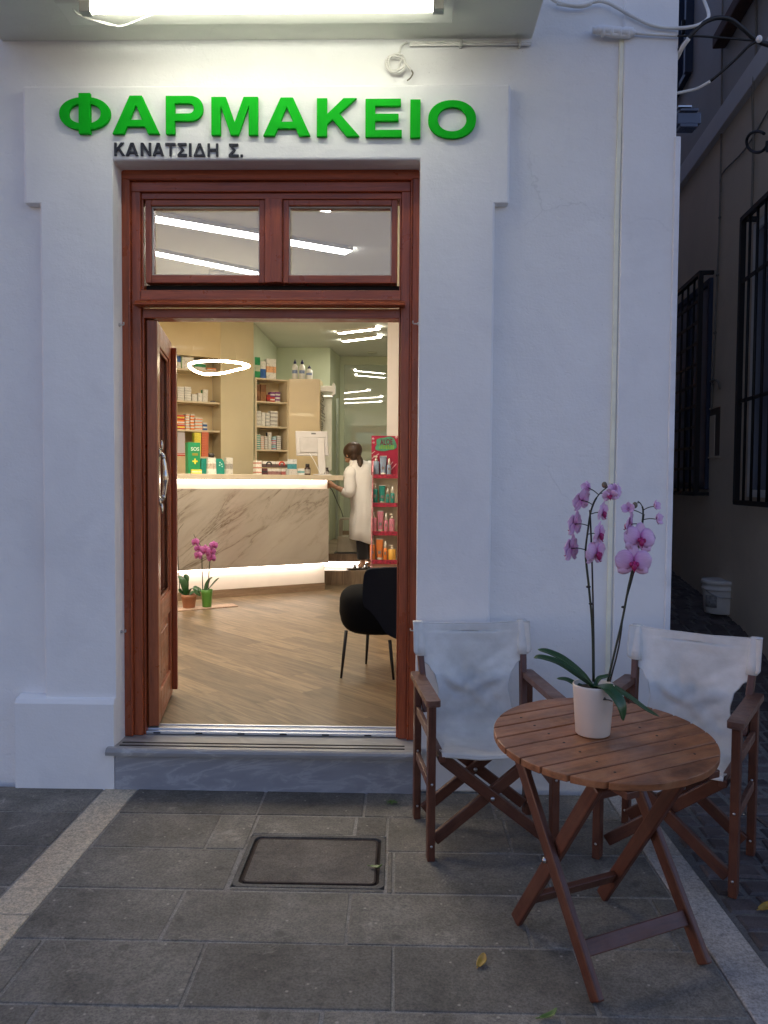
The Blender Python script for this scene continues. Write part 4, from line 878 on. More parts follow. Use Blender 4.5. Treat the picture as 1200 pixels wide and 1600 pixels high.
LI('B', 300, 617, 308.5, 629, carton(W_, (.35, .06, .04), 1), 'white carton with dark red end on the second left shelf', 2); LI('B', 309.5, 616, 316.5, 630, carton(W_, (.6, .35, .35), 1), 'pinkish white carton in the middle of the second left shelf', 2); LI('B', 317.3, 610.5, 325, 630.5, carton(W_, GRE, 1), 'white and green carton in the right pile of the second left shelf', 3)
t_, z = PL.at(334, 628, o_); f = MB(); f.lathe([(0, 0), (.025, .002), (.034, .012), (.030, .022), (0, .026)], PL.pt(t_, o_ - .04, zsL['B'] + .0005), 20); f.build('small_dish', M('dish_grey', (.12, .11, .12), .4), label='small dark oval tin at the right end of the second left shelf', cat='tin')
LI('C', 277, 650, 289, 673, [carton(RED, YEL), carton(ORG_, W_)], 'red and yellow carton at the left end of the third left shelf', 3); LI('C', 290, 649, 296.6, 674, carton(W_, ORG_, 0), 'slim orange and white carton in the first pile of the third left shelf', 6); LI('C', 297.3, 649.5, 304, 674.4, carton(W_, ORG_, 2), 'slim orange and white carton in the second pile of the third left shelf', 5)
LI('C', 305, 655, 316.5, 675, carton(W_, ORG_, 0), 'wide orange banded carton on the third left shelf', 4); LI('C', 317.2, 663, 324, 675.4, carton(W_, BLU, 2), 'white and blue carton at the right end of the third left shelf', 2)
LI('D', 277, 711, 289.5, 718, carton(RED, W_), 'small red carton lying on the lowest left shelf', 2); LI('D', 277, 664, 289, 710.2, carton((.50, .46, .50)), 'big plain lilac grey carton standing on red ones at the door edge')
bpy.data.objects[bpy.context.scene.objects[-1].name]
for o in [x for x in bpy.data.objects if x.get('label', '').startswith('big plain lilac')]:
    o.location.z += PL.at(285, 711, o_)[1] - zsL['D'] + .02
zb0 = PL.at(320, 714, -.02)[1]
low = Plane(kp(0, .0), UD)
f = MB(); f.obox(kp(t345 - 3.4, .10, ZF), UD * 3.3, -UN * .415, (0, 0, zb0 - ZF)); f.build('base_cabinet', MBEI, shl, bevel=.003)
def BI(x0, y0, x1, y1, mt, label, n): return boxitem(PL, x0, y0, x1, y1, .02, .10, zb0, mt, 'medicine_box', label, 'box', 'medicine boxes piled on the low cabinet', n)
BI(303.8, 676, 314.3, 714, carton(YEL, (.5, .6, .1), 1), 'flat yellow green carton in the pile behind the green box', 9); BI(315, 675, 326, 714, carton((.62, .16, .08), W_, 1), 'flat red orange carton in the tall pile behind the counter', 10)
# right shelf unit, and the plain cabinet
RP = Vector(((398 - 625) / 1200 * 9.55, 9.55 - 3.585, 0)); PR = Plane(RP, UD)
tR = PR.at(450, 650)[0]; zTop = PR.at(398, 589.5)[1]
rsu = thing('shelf_unit', PR.pt(tR / 2, -.15, ZF), 'beige shelf unit with four rows of medicine boxes, right of the glossy panel', 'shelves')
f = MB(); f.obox(PR.pt(-.002, 0, ZF), PR.d * .02, -PR.n * .28, (0, 0, zTop - ZF)); f.obox(PR.pt(tR - .01, -.001, ZF), PR.d * .02, -PR.n * .279, (0, 0, zTop - ZF - .001)); f.build('side_panel', M('shelf_beige', (.66, .55, .38), .4), rsu)
f = MB(); f.obox(PR.pt(-.01, -.28, ZF), PR.d * (tR + .02), -PR.n * .015, (0, 0, zTop - ZF)); f.build('back_panel', MBEI, rsu)
zsR = {}
for nm, py in (('T', 590.5), ('1', 627), ('2', 666.2), ('3', 703)):
    z = PR.at(400, py)[1]; f = MB(); f.obox(PR.pt(.0185, -.0015, z - .011 if nm != 'T' else zTop - .02), PR.d * (tR - .029), -PR.n * .277, (0, 0, .0195)); f.build('shelf_board', M('shelf_beige', (.66, .55, .38), .4), rsu, bevel=.002); zsR[nm] = z + .0085 if nm != 'T' else zTop
ro = -.04
def RI(s, x0, y0, x1, y1, mt, label, n=1, dep=.09): return boxitem(PR, x0, y0, x1, y1, ro, dep, zsR[s], mt, 'medicine_box', label, 'box', 'medicine boxes on the right shelf unit', n)
RI('T', 396.5, 554, 406.5, 587.5, carton(GRE, (.5, .55, .4)), 'tall green carton standing on top of the shelf unit'); RI('T', 407.3, 560.5, 415.6, 588, carton(W_, BLU, 2), 'blue and white carton on top of the shelf unit, beside the green one'); RI('T', 416.4, 556, 431.5, 589, carton(W_, (.75, .4, .2), 0), 'widest white and orange carton on top of the shelf unit')
RI('1', 399.6, 600.5, 406.5, 626.5, carton(BRN, (.26, .12, .05), 0), 'left of the two brown packs on the upper shelf of the unit'); RI('1', 407.2, 600, 416, 627, carton(BRN, (.28, .13, .05), 2), 'right of the two brown packs on the upper shelf of the unit'); RI('1', 416.8, 615.5, 422, 627, carton((.32, .04, .03), RED), 'small dark red carton beside the brown packs'); RI('1', 422.6, 612, 430, 628, [carton(RED, W_), carton(PUR, W_)], 'red and purple carton in the middle pile of the upper shelf', 2); RI('1', 430.6, 612, 438, 628.6, [carton(W_, PUR), carton(PUR, W_)], 'purple and white carton at the right end of the upper shelf', 2)
RI('2', 401, 641.5, 408, 665.5, carton(W_, (.55, .53, .48), 0), 'white carton in the left pile of the unit\'s second shelf', 4); RI('2', 408.6, 644, 415, 666, carton((.76, .74, .66), (.55, .5, .4), 1), 'white carton in the second pile of the unit\'s second shelf', 3); RI('2', 415.6, 645, 422, 666.6, carton(W_, (.5, .52, .5), 2), 'white carton in the third pile of the unit\'s second shelf', 4); RI('2', 422.8, 642, 434, 667, carton((.75, .73, .68), (.4, .38, .36), 0), 'white carton in the right pile of the unit\'s second shelf', 4)
RI('3', 401.5, 678, 407.2, 702, carton(W_, (.1, .4, .3), 2), 'thin white and green carton in the left pile of the unit\'s third shelf', 7); RI('3', 407.8, 681, 413.2, 702.6, carton(W_, (.75, .3, .15), 0), 'thin orange and white carton on the unit\'s third shelf', 7); RI('3', 413.8, 682, 418.6, 703, carton(W_, (.5, .45, .4), 0), 'thin plain white carton on the unit\'s third shelf', 6); RI('3', 419.2, 676, 424.4, 703.4, carton(W_, DRK, 1), 'thin white carton with black end on the unit\'s third shelf', 6); RI('3', 425.4, 683, 431.6, 704, [carton(LBL, RED), carton((.1, .4, .5), W_), carton((.7, .3, .4), W_)], 'blue and red carton on the unit\'s third shelf', 5); RI('3', 432.6, 682, 439, 704.5, carton(W_, (.5, .5, .48), 2), 'thin white carton at the right end of the unit\'s third shelf', 7)
YC = PR.pt(tR, 0, 0).y; a, b = PY(450.5, 592, YC), PY(500, 592.5, YC)
cbn = MB(); cbn.box((a.x + .004, YC, ZF), (b.x, YC + .35, a.z)); cbt = thing('tall_cabinet', ((a.x + b.x) / 2, YC + .15, ZF), 'plain beige tall cabinet behind the monitor with white bottles on its top', 'cabinet'); cbn.build('body', MBEI, cbt, bevel=.004)
PCB = Plane((0, YC + .05), (1, 0))
for x0, y0, x1, y1, lb in ((455.5, 561, 465, 592, 'leftmost white bottle with navy cap on the tall cabinet'), (466.5, 561.5, 476.5, 592, 'middle white bottle with navy cap on the tall cabinet'), (477.5, 570.5, 488, 592, 'shortest white bottle with navy cap on the tall cabinet')):
    t0, z1 = PCB.at(x0, y0); t1, _ = PCB.at(x1, y1); r = (t1 - t0) / 2; h = z1 - a.z; c = Vector(((t0 + t1) / 2, YC + .09, a.z + .0005))
    bt = thing('lotion_bottle', c, lb, 'bottle', 'white bottles on the tall cabinet')
    f = MB(); f.lathe([(r * .92, 0), (r, .004), (r, h * .55), (r * .85, h * .68), (r * .42, h * .76), (r * .38, h * .79)], c, 20); f.build('body', M('bottle_white', (.76, .76, .74), .35), bt)
    f = MB(); f.lathe([(r * .46, h * .78), (r * .46, h * .88), (r * .22, h * .93), (r * .16, h), (0, h)], c, 16); f.build('cap', M('navy_cap', (.015, .015, .09), .4), bt)
    f = MB(); f.grid(lambda u, v: (c.x + (r + .0012) * math.cos(R(215 + 110 * u)), c.y + (r + .0012) * math.sin(R(215 + 110 * u)), c.z + h * (.30 + .16 * v)), 8, 1); f.build('label_band', M('bottle_band', (.20, .28, .48), .5, var=.5, vs=90), bt)
# wall-mounted spectacle rack right of the cabinet
gp_ = PY(510, 608, YC + .1); gr = thing('hanging_rack', gp_, 'white wall bracket with a dark chain of small hanging items, beside the tall cabinet', 'rack')
f = MB(); p, q = PY(499, 603, YC + .1), PY(523, 612, YC + .1); f.box((p.x, YC + .08, q.z), (q.x - .02, YC + .16, p.z)); f.prism([[(q.x - .03, q.z - .06), (q.x + .008, q.z - .03), (q.x + .01, p.z), (q.x - .01, p.z + .04), (q.x - .03, p.z + .02)]], (0, YC + .07, 0), (1, 0, 0), (0, 0, 1), (0, .1, 0)); f.build('bracket', MPLW, gr, bevel=.004)
f = MB(); p, q = PY(506, 616, YC + .1), PY(523, 619, YC + .1); f.box((p.x, YC + .09, q.z - .01), (q.x - .02, YC + .15, q.z + .012)); f.build('rail', MSTEEL, gr)
f = MB()
for k in range(24):
    c = PY(503.5 + rnd.uniform(-3, 3), 614 + k * 2.5, YC + .1); f.tube([c + Vector((-.018, 0, .006)), c, c + Vector((.014, -.01, -.006)), c + Vector((.004, 0, -.016))], .0038, 5)
f.build('chain', M('chain_dark', (.06, .06, .04), .5), gr)
f = MB(); p, q = PY(500, 603, YC + .2), PY(518, 735, YC + .2); f.box((p.x, YC + .2, q.z), (q.x, YC + .215, p.z)); f.build('back_plate', M('rack_plate', (.66, .68, .58), .4), gr)
# ------------------------------------------------------------------ things on the counter
PC = Plane(cp(0, 0), UD); zct = zt1_ + .0005
def CI(x0, y0, x1, y1, mt, name, label, cat, out=-.10, dep=.09, n=1, group='goods on the counter'): return boxitem(PC, x0, y0, x1, y1, out, dep, zct, mt, name, label, cat, group, n, .002)
fa = thing('first_aid_box', PC.pt(PC.at(303, 738, .0)[0], -.05, zct), 'tall green box with SOS lettering and a yellow cross on the counter', 'box')
t0, z1 = PC.at(294, 691, 0); t1, z0 = PC.at(313, 739, 0); hb_ = z1 - zct
f = MB(); f.obox(PC.pt(t0, 0, zct), PC.d * (t1 - t0), -PC.n * .10, (0, 0, hb_)); f.build('carton', carton((.01, .23, .09)), fa, bevel=.0015)
f = MB()
def ptext(txt, pl, tc, z, hgt, out, mt, name, parent, wide=1.0, rot=0):
    cu = bpy.data.curves.new(name, 'FONT'); cu.body = txt; cu.size = 1; cu.align_x = 'CENTER'; cu.extrude = .02; cu.resolution_u = 3; cu.offset = .02
    o = bpy.data.objects.new(name, cu); me = bpy.data.meshes.new_from_object(o); bpy.data.objects.remove(o); bpy.data.curves.remove(cu)
    c, s_ = math.cos(rot), math.sin(rot)
    for v in me.vertices:
        x, y = v.co.x * wide * hgt, v.co.y * hgt; x, y = x * c - y * s_, x * s_ + y * c
        v.co = pl.pt(tc + x, out + (v.co.z * .04), z + y) - (ORG[parent.name] if parent else Vector())
    me.materials.append(mt); o = bpy.data.objects.new(name, me); COL.objects.link(o); o.parent = parent; ORG[o.name] = ORG[parent.name]; return o
tcx = (t0 + t1) / 2 + .008
ptext('SOS', PC, tcx, zct + hb_ * .74, .050, .0016, M('print_pale', (.55, .66, .55), .5), 'lettering', fa)
z = zct + hb_ * .40
f.obox(PC.pt(tcx - .008, .0018, z - .028), PC.d * .016, -PC.n * .0012, (0, 0, .056)); f.obox(PC.pt(tcx - .028, .0016, z - .008), PC.d * .056, -PC.n * .0012, (0, 0, .016)); f.build('cross', M('print_yellow', (.70, .62, .05), .5), fa)
f = MB(); f.obox(PC.pt(tcx - .03, .0014, zct + hb_ * .58), PC.d * .06, -PC.n * .001, (0, 0, hb_ * .08)); f.build('print_block', M('print_olive', (.25, .24, .03), .5), fa)
CI(300, 732, 315.5, 739, carton(YEL, (.8, .75, .5), 0), 'soap_box', 'small yellow box lying in front of the green SOS box', 'box', out=.06, dep=.05)
t0, z1 = PC.at(313, 716, -.06); t1, z0 = PC.at(353, 739, -.06); tb = thing('gift_bag', PC.pt((t0 + t1) / 2, -.1, zct), 'wide teal green gift pack with sloping sides on the counter', 'box')
f = MB(); f.prism([[(t0, 0), (t1, 0), (t1 - .02, .8 * (z1 - zct)), (t1 - .045, z1 - zct), (t0 + .01, z1 - zct)]], PC.pt(0, -.06, zct), PC.d, (0, 0, 1), -PC.n * .09); f.build('pack', carton(TEAL), tb, bevel=.002)
f = MB()
for dx, dz in ((0, 0), (.022, .012), (.004, .028), (.028, -.012)): f.obox(PC.pt(t1 - .075 + dx, -.0585, zct + .085 + dz), PC.d * .014, -PC.n * .001, (0, 0, .014))
f.build('pattern', M('print_mint', (.45, .7, .6), .5), tb)
t0, z1 = PC.at(323.5, 708, .0); t1, _ = PC.at(339, 738, 0); bw = thing('supplement_jar', PC.pt((t0 + t1) / 2, -.03, zct), 'white wedge shaped pack with a dark cap in front of the teal gift pack', 'pack'); h = z1 - zct
f = MB(); w2_ = (t1 - t0); f.prism([[(w2_ * .05, 0), (w2_ * .95, 0), (w2_ * .88, h * .80), (w2_ * .12, h * .80)]], PC.pt(t0, 0, zct), PC.d, (0, 0, 1), -PC.n * .05); f.build('body', carton(W_, (.5, .42, .34), 0), bw, bevel=.002)
f = MB(); f.lathe([(w2_ * .30, h * .80), (w2_ * .30, h), (0, h)], PC.pt((t0 + t1) / 2, -.025, zct), 16); f.build('cap', M('cap_dark', (.03, .025, .025), .4), bw)
CI(353.5, 713, 364, 739, carton((.55, .53, .48), (.30, .28, .25), 0), 'cosmetic_box', 'grey translucent looking carton right of the teal gift pack', 'box', out=0, dep=.06)
PC2 = [('white carton in the small pile at the left of the right counter goods', 400, 718, 409, 740, carton(W_, RED, 0), 3), ('low white carton with black ring print on the counter', 410.5, 720.5, 430, 729.5, carton((.7, .68, .64), DRK, 1), 1)]
CI(400, 718, 409, 740, carton(W_, (.5, .2, .15), 0), 'medicine_box', 'white and red carton in the small pile on the counter', 'box', n=3)
bigs = [(410.5, 730.5, 418, 740.5, carton((.12, .03, .04), DRK), 'short dark maroon carton low in the counter display'), (418.6, 730.5, 439, 740.5, carton((.6, .58, .54), (.25, .12, .12), 2), 'left long white carton in the bottom row of the counter display'), (439.8, 730.5, 461, 740.5, carton((.62, .6, .56), (.35, .1, .1), 2), 'right long white carton in the bottom row of the counter display')]
for x0, y0, x1, y1, mt, lb in bigs: CI(x0, y0, x1, y1, mt, 'medicine_box', lb, 'box')
dz_ = PC.at(430, 730.3, -.1)[1] - zct
for x0, x1, ring, lb in ((410.5, 430, DRK, 'upper white carton with a black ring in the counter display'), (430.6, 450, RED, 'upper white carton with a red ring in the counter display')):
    o = boxitem(PC, x0, 720.3, x1, 730.2, -.10, .09, zct + dz_, carton((.66, .64, .6), (.10, .06, .06), 2), 'medicine_box', lb, 'box', 'goods on the counter', 1, 0)[0]
    tc = (PC.at(x0, 725, -.1)[0] + PC.at(x1, 725, -.1)[0]) / 2; zc_ = PC.at(x0, 725.5, -.1)[1]; f = MB(); f.tube([PC.pt(tc + .028 * math.cos(R(a)), -.0985, zc_ + .028 * math.sin(R(a))) for a in range(-20, 220, 20)], .008, 6); f.build('ring_mark', carton(ring), o)
lf = boxitem(PC, 449, 714, 464, 731, -.02, .004, zct + .055, carton((.6, .62, .62), (.05, .25, .3), 2), 'leaflet', 'dark and teal leaflet standing upright behind the counter display', 'leaflet', 'goods on the counter', 1, 0)
CI(448, 731.5, 465, 741, carton((.55, .53, .5), (.4, .4, .4), 1), 'leaflet_holder', 'clear leaflet holder carrying the upright leaflet', 'holder', out=-.015, dep=.03)
CI(465.6, 730.5, 476, 740.8, carton((.7, .7, .68), (.15, .4, .42), 0), 'medicine_box', 'white carton with teal stripes beside the dark bottle on the counter', 'box', out=-.05)
for x0, y0, x1, y1, lb, out in ((478, 724.5, 487, 741, 'dark glass pill bottle in front of the monitor', -.02), (509, 730.5, 515.5, 741.5, 'small dark bottle at the right end of the countertop', -.16)):
    t0, z1 = PC.at(x0, y0, out); t1, _ = PC.at(x1, y1, out); r = (t1 - t0) / 2; h = z1 - zct; c = PC.pt((t0 + t1) / 2, out - r, zct); bt = thing('pill_bottle', c, lb, 'bottle', 'dark bottles on the counter')
    f = MB(); f.lathe([(r * .94, 0), (r, .003), (r, h * .58), (r * .7, h * .70), (r * .55, h * .72)], c, 18); f.build('body', M('brown_glass', (.045, .025, .018), .15), bt)
    f = MB(); f.lathe([(r * .66, h * .72), (r * .66, h), (0, h)], c, 16); f.build('cap', M('cap_black', (.025, .02, .02), .4), bt)
    f = MB(); f.grid(lambda u, v: c + Vector(((r + .001) * math.cos(R(200 + 130 * u)), (r + .001) * math.sin(R(200 + 130 * u)), h * (.14 + .36 * v))), 8, 1); f.build('label_band', M('label_grey', (.30, .27, .24), .6), bt)
# monitor seen from behind
mo = -.26; t0, z1 = PC.at(463, 672, mo); t1, _ = PC.at(513.5, 676, mo); _, z0 = PC.at(470, 712, mo)
mon = thing('monitor', PC.pt((t0 + t1) / 2, mo, zct), 'light grey computer monitor seen from behind on the counter', 'monitor')
MMON = M('monitor_grey', (.56, .54, .54), .4, var=.03)
md = Vector((math.cos(R(8)), math.sin(R(8)), 0)); mn = Vector((md.y, -md.x, 0)); mc = PC.pt((t0 + t1) / 2, mo, 0); mw = (PY(513.5, 676, mc.y).x - PY(463, 676, mc.y).x); up_ = Vector((-.06, .10, 1)).normalized()
o0 = mc - md * mw / 2 + Vector((0, 0, z0)); f = MB(); f.obox(o0, md * mw, -mn * .035, up_ * (z1 - z0)); f.build('housing', MMON, mon, bevel=.012, bseg=3)
f = MB(); hM = z1 - z0; f.obox(o0 + md * mw * .12 + up_ * hM * .14 + mn * .016, md * mw * .60, -mn * .015, up_ * hM * .6); f.obox(o0 + md * mw * .22 + up_ * hM * .74 + mn * .008, md * mw * .72, -mn * .01, up_ * .012); f.build('back_cover', M('monitor_shade', (.50, .48, .48), .45), mon, bevel=.008)
f = MB(); f.obox(o0 + md * mw * .49 + up_ * hM * .87 + mn * .0015, md * mw * .14, -mn * .001, up_ * .018); f.build('badge', M('badge_dark', (.12, .12, .12), .4), mon)
f = MB(); f.obox(mc + md * mw * .18 + mn * .018 + Vector((0, 0, zct + .012)), md * mw * .23, mn * .03, up_ * (z0 - zct + hM * .68)); f.build('neck', MMON, mon, bevel=.008)
f = MB(); f.obox(mc + md * mw * .02 - mn * .12 + Vector((0, 0, zct)), md * mw * .55, mn * .24, (0, 0, .014)); f.build('foot', MMON, mon, bevel=.005)
f = MB(); f.tube([mc + md * mw * -.1 + mn * .01 + Vector((0, 0, z0 + .03)), mc + md * mw * .05 + mn * .05 + Vector((0, 0, z0 - .06)), mc + md * mw * .18 + mn * .06 + Vector((0, 0, z0 - .16)), mc + md * mw * .24 + mn * .05 + Vector((0, 0, zct + .02))], .004, 6, smooth_pts=5); f.build('cable', MPLW, mon)
# ------------------------------------------------------------------ cosmetic display stand
DY = 2.93
def dP(px, py, y=DY): return PY(px, py, y)
dx0 = dP(582, 800).x; dx1 = dx0 + .40
stand = thing('display_stand', (dx0 + .2, DY + .1, ZF), 'red cardboard display stand with four tiers of coloured tubes and an ALOE header', 'display stand')
MRED = M('display_red', (.34, .02, .05), .5, var=.7, vs=55); MREDH = M('header_red', (.34, .008, .045), .5, var=.12, vs=6); MCREAM = M('display_cream', (.62, .55, .42), .5, var=.06); MPKS = M('display_side', (.50, .20, .22), .5, var=.35, vs=30)
tiers = [(742.5, .20), (787, .135), (831.5, .07), (876, .0)]; zti = []
zhead = dP(600, 681, DY + .28).z
for ppy, off in tiers: zti.append(dP(600, ppy, DY + off).z)
f = MB(); f.prism([[(DY + .02, ZF), (DY - .02, zti[3] + .02), (DY + .05, zti[2] + .03), (DY + .115, zti[1] + .03), (DY + .18, zti[0] + .03), (DY + .25, zti[0] + .12), (DY + .34, zti[0] + .14), (DY + .36, ZF)]], (dx0 - .012, 0, 0), (0, 1, 0), (0, 0, 1), (.010, 0, 0)); f.build('side_panel', MPKS, stand)
f = MB(); f.prism([[(DY + .02, ZF), (DY - .02, zti[3] + .02), (DY + .05, zti[2] + .03), (DY + .115, zti[1] + .03), (DY + .18, zti[0] + .03), (DY + .25, zti[0] + .12), (DY + .34, zti[0] + .14), (DY + .36, ZF)]], (dx1 + .002, 0, 0), (0, 1, 0), (0, 0, 1), (.010, 0, 0)); f.build('side_panel', MPKS, stand)
f = MB(); f.box((dx0, DY + .30, zti[3]), (dx1, DY + .31, zti[0] - .02)); f.build('back_panel', MCREAM, stand)
f = MB(); f.box((dx0, DY + .02, ZF + .001), (dx1, DY + .03, zti[3] - .03)); f.build('front_panel', M('display_peach', (.60, .36, .26), .5, var=.2, vs=8), stand)
for z, (ppy, off) in zip(zti, tiers):
    f = MB(); f.box((dx0, DY + off, z - .006), (dx1, DY + .299, z)); f.build('tier', MCREAM, stand)
    f = MB(); f.box((dx0 - .001, DY + off - .012, z - .028), (dx1 + .001, DY + off - .001, z + .008)); f.build('tier_lip', MRED, stand)
hdr = MB(); hx0 = dP(580.5, 690, DY + .28).x; hdr.box((hx0, DY + .28, zti[0] + .0), (dx1 + .02, DY + .29, zhead)); hd = hdr.build('header', MREDH, stand)
PH = Plane((0, DY + .28), (1, 0)); blob = [(588.5, 686.5), (594, 684.5), (600, 684), (606.5, 682.2), (611, 682), (615.5, 685), (618, 690), (620, 696), (619.5, 699.5), (615, 702.8), (609, 703), (602, 704.8), (596, 705), (590, 704), (586.5, 702.5), (586.3, 698.5), (588.5, 694.5), (588, 690)]
bp2 = [PH.at(x, y) for x, y in blob]; f = MB(); f.prism([bp2], PH.pt(0, .003, 0), (1, 0, 0), (0, 0, 1), (0, .003, 0)); f.build('sign_patch', M('patch_green', (.07, .27, .17), .5, var=.25, vs=30), hd)
a, b = PH.at(595, 695.5), PH.at(613, 695.5)
ptext('ALOE', PH, (a[0] + b[0]) / 2, a[1] + .004, .068, .0045, M('print_maroon', (.16, .02, .05), .5), 'lettering', hd, .66, .05)
a2 = PH.at(604, 702); f = MB()
for k in range(9): f.obox(PH.pt(PH.at(593, 700)[0] + k * .0145, .0045, a2[1] + (.004 if k % 2 else 0)), (.009, 0, 0), (0, .0012, 0), (0, 0, .026 + .006 * (k % 3)))
f.build('lime_print', M('print_lime', (.20, .40, .05), .5), hd)
f = MB()
for x, y, r in ((583.2, 686, .011), (584.2, 691.8, .010), (619.3, 683.3, .012)): t_, z = PH.at(x, y); f.lathe([(0, -.001), (r, -.001), (r, .001), (0, .001)], PH.pt(t_, .002, z), 12, axis=(0, -1, 0))
for (xa, ya), (xb, yb) in (((580.8, 709), (586, 704.8)), ((581, 716.5), (592, 709)), ((610, 735), (619.5, 724.5)), ((608, 729), (614, 721.5))):
    p_, q_ = PH.at(xa, ya), PH.at(xb, yb); f.bar(PH.pt(p_[0], .0022, p_[1]), PH.pt(q_[0], .0022, q_[1]), .008, .0012, (0, -1, 0))
f.build('pale_print', M('print_pink', (.62, .32, .36), .5), hd)
tierC = [((.22, .28, .38), 'blue grey', 0), ((.01, .20, .16), 'dark green', 1), ((.52, .17, .23), 'pink', 2), ((.60, .17, .025), 'orange', 3)]
def cosm(kind, x0, y0, x1, y1, tier, col, cname, where):
    off = tiers[tier][1]; pl = Plane((0, DY + off + .03), (1, 0)); t0, z1 = pl.at(x0, y0); t1, _ = pl.at(x1, y1); base = zti[tier] + .0005; h = z1 - base; r = (t1 - t0) / 2; c = Vector(((t0 + t1) / 2, DY + off + .03 + min(r, .025), base))
    lab = '%s %s %s' % (cname, {'pump': 'bottle with a pale pump top', 'tube': 'squeeze tube standing on its cap', 'drop': 'small bottle with a white tip'}[kind], where)
    root = thing({'pump': 'pump_bottle', 'tube': 'cream_tube', 'drop': 'dropper_bottle'}[kind], c, lab, 'cosmetics', 'cosmetics on the display stand')
    mc_ = M('cosmetic_%s' % cname.replace(' ', '_'), col, .35, var=.08); mw_ = M('cosmetic_cap', (.66, .60, .50), .4); f = MB()
    if kind == 'tube':
        f.grid(lambda u, v: c + Vector((r * (1 - .22 * (1 - v)) * math.cos(u * 2 * math.pi), min(r, .022) * (1 - .92 * v) * math.sin(u * 2 * math.pi), h * (.12 + .88 * v))), 16, 8); f.build('body', mc_, root)
        f = MB(); f.lathe([(0, 0), (r * .72, 0), (r * .72, h * .13), (0, h * .13)], c, 16); f.build('cap', mw_, root)
        f = MB(); f.box((c.x - r * .98, c.y - .004, c.z + h * .965), (c.x + r * .98, c.y + .004, c.z + h)); f.build('crimp', M('crimp_pale', (.55, .55, .52), .4), root)
    elif kind == 'pump':
        hh = h * .72; f.lathe([(r * .96, 0), (r, .004), (r, hh * .94), (r * .8, hh), (r * .4, hh)], c, 18); f.build('body', mc_, root)
        f = MB(); f.lathe([(r * .42, hh), (r * .42, hh + h * .12), (r * .15, hh + h * .13), (r * .15, h * .95), (0, h * .95)], c, 12); f.box((c.x - r * .9, c.y - .008, c.z + h * .93), (c.x + r * .4, c.y + .008, c.z + h)); f.build('pump', mw_, root)
    else:
        hh = h * .62; f.lathe([(r * .96, 0), (r, .003), (r, hh * .94), (r * .55, hh)], c, 16); f.build('body', mc_, root)
        f = MB(); f.lathe([(r * .6, hh), (r * .5, h * .85), (r * .25, h), (0, h)], c, 12); f.build('cap', M('cap_white', (.74, .70, .62), .4), root)
    f = MB(); f.obox(c + Vector((-r * .45, -min(r, .022) * (1.0 if kind != 'tube' else .9) - .0012, h * .3)), (r * .9, 0, 0), (0, .001, 0), (0, 0, h * .14)); f.build('print_block', M('cosmetic_print', (.20, .16, .16), .5, var=.3, vs=90), root)
TN = ['on the top tier', 'on the second tier', 'on the third tier', 'on the lowest tier']
cosm('pump', 583, 712, 592.3, 742, 0, *tierC[0][:2], TN[0]); cosm('tube', 593.2, 712, 604, 742, 0, *tierC[0][:2], TN[0]); cosm('drop', 604.6, 716, 611, 742, 0, *tierC[0][:2], TN[0])
cosm('pump', 582, 755, 590, 786, 1, *tierC[1][:2], TN[1]); cosm('tube', 592, 758, 602, 786, 1, *tierC[1][:2], TN[1]); cosm('drop', 603, 763, 608.3, 786, 1, *tierC[1][:2], TN[1] + ' beside the tube'); cosm('drop', 610, 760, 616.5, 786, 1, *tierC[1][:2], TN[1] + ' by the door frame')
cosm('pump', 579.5, 800, 588.4, 831, 2, *tierC[2][:2], TN[2]); cosm('tube', 589.6, 798, 599.4, 831, 2, *tierC[2][:2], TN[2]); cosm('drop', 600.3, 802, 606.3, 831, 2, *tierC[2][:2], TN[2] + ' beside the tube'); cosm('pump', 608, 803, 616.5, 831, 2, *tierC[2][:2], TN[2] + ' by the door frame')
cosm('pump', 578, 842, 586, 876, 3, *tierC[3][:2], TN[3]); cosm('tube', 587.5, 842, 598.5, 876, 3, *tierC[3][:2], TN[3]); cosm('drop', 599, 846, 605, 876, 3, *tierC[3][:2], TN[3] + ' beside the tube'); cosm('pump', 606.5, 852, 618, 876, 3, (.68, .36, .06), 'yellow orange', TN[3])
# ------------------------------------------------------------------ garden furniture
MFUR = wood('stained_furniture_wood', (.060, .018, .010), (.135, .042, .022), .42, .12, (1.6, 24, 24), .25, ((.20, .085, .045), .30))
MARM = wood('worn_arm_wood', (.085, .032, .020), (.17, .075, .048), .45, .1, (1.6, 24, 24), .25, ((.30, .17, .11), .45))
MTOP = wood('table_top_wood', (.10, .034, .013), (.46, .175, .066), .42, .10, (2.2, 11, 11), .35, ((.50, .25, .12), .45))
def canvas_mat():
    m, t, b = new_mat('canvas_cloth'); p = objc(t); b.inputs['Roughness'].default_value = .9; b.inputs['Sheen Weight'].default_value = .2; b.inputs['Specular IOR Level'].default_value = .15
    n1 = noise(t, p, 3, 4, .55, .3); n2 = noise(t, p, 26, 4, .6)
    c = ramp(t, n1.outputs[0], [(.32, (.56, .555, .53)), (.60, (.74, .74, .72))]); c2 = ramp(t, n2.outputs[0], [(.3, (.90, .90, .88)), (.65, (1, 1, 1))])
    L(t, mixc(t, .8, c.outputs[0], c2.outputs[0], 'MULTIPLY'), b.inputs['Base Color'])
    wv = N(t, 'ShaderNodeTexChecker'); wv.inputs['Scale'].default_value = 900; L(t, p, wv.inputs['Vector'])
    b1 = bump(t, b, noise(t, p, 13, 5, .6, 1.0).outputs[0], .22, .008); b2 = bump(t, b, n2.outputs[0], .35, .004, b1); bump(t, b, wv.outputs['Fac'], .08, .0006, b2); return m
MCAN = canvas_mat()
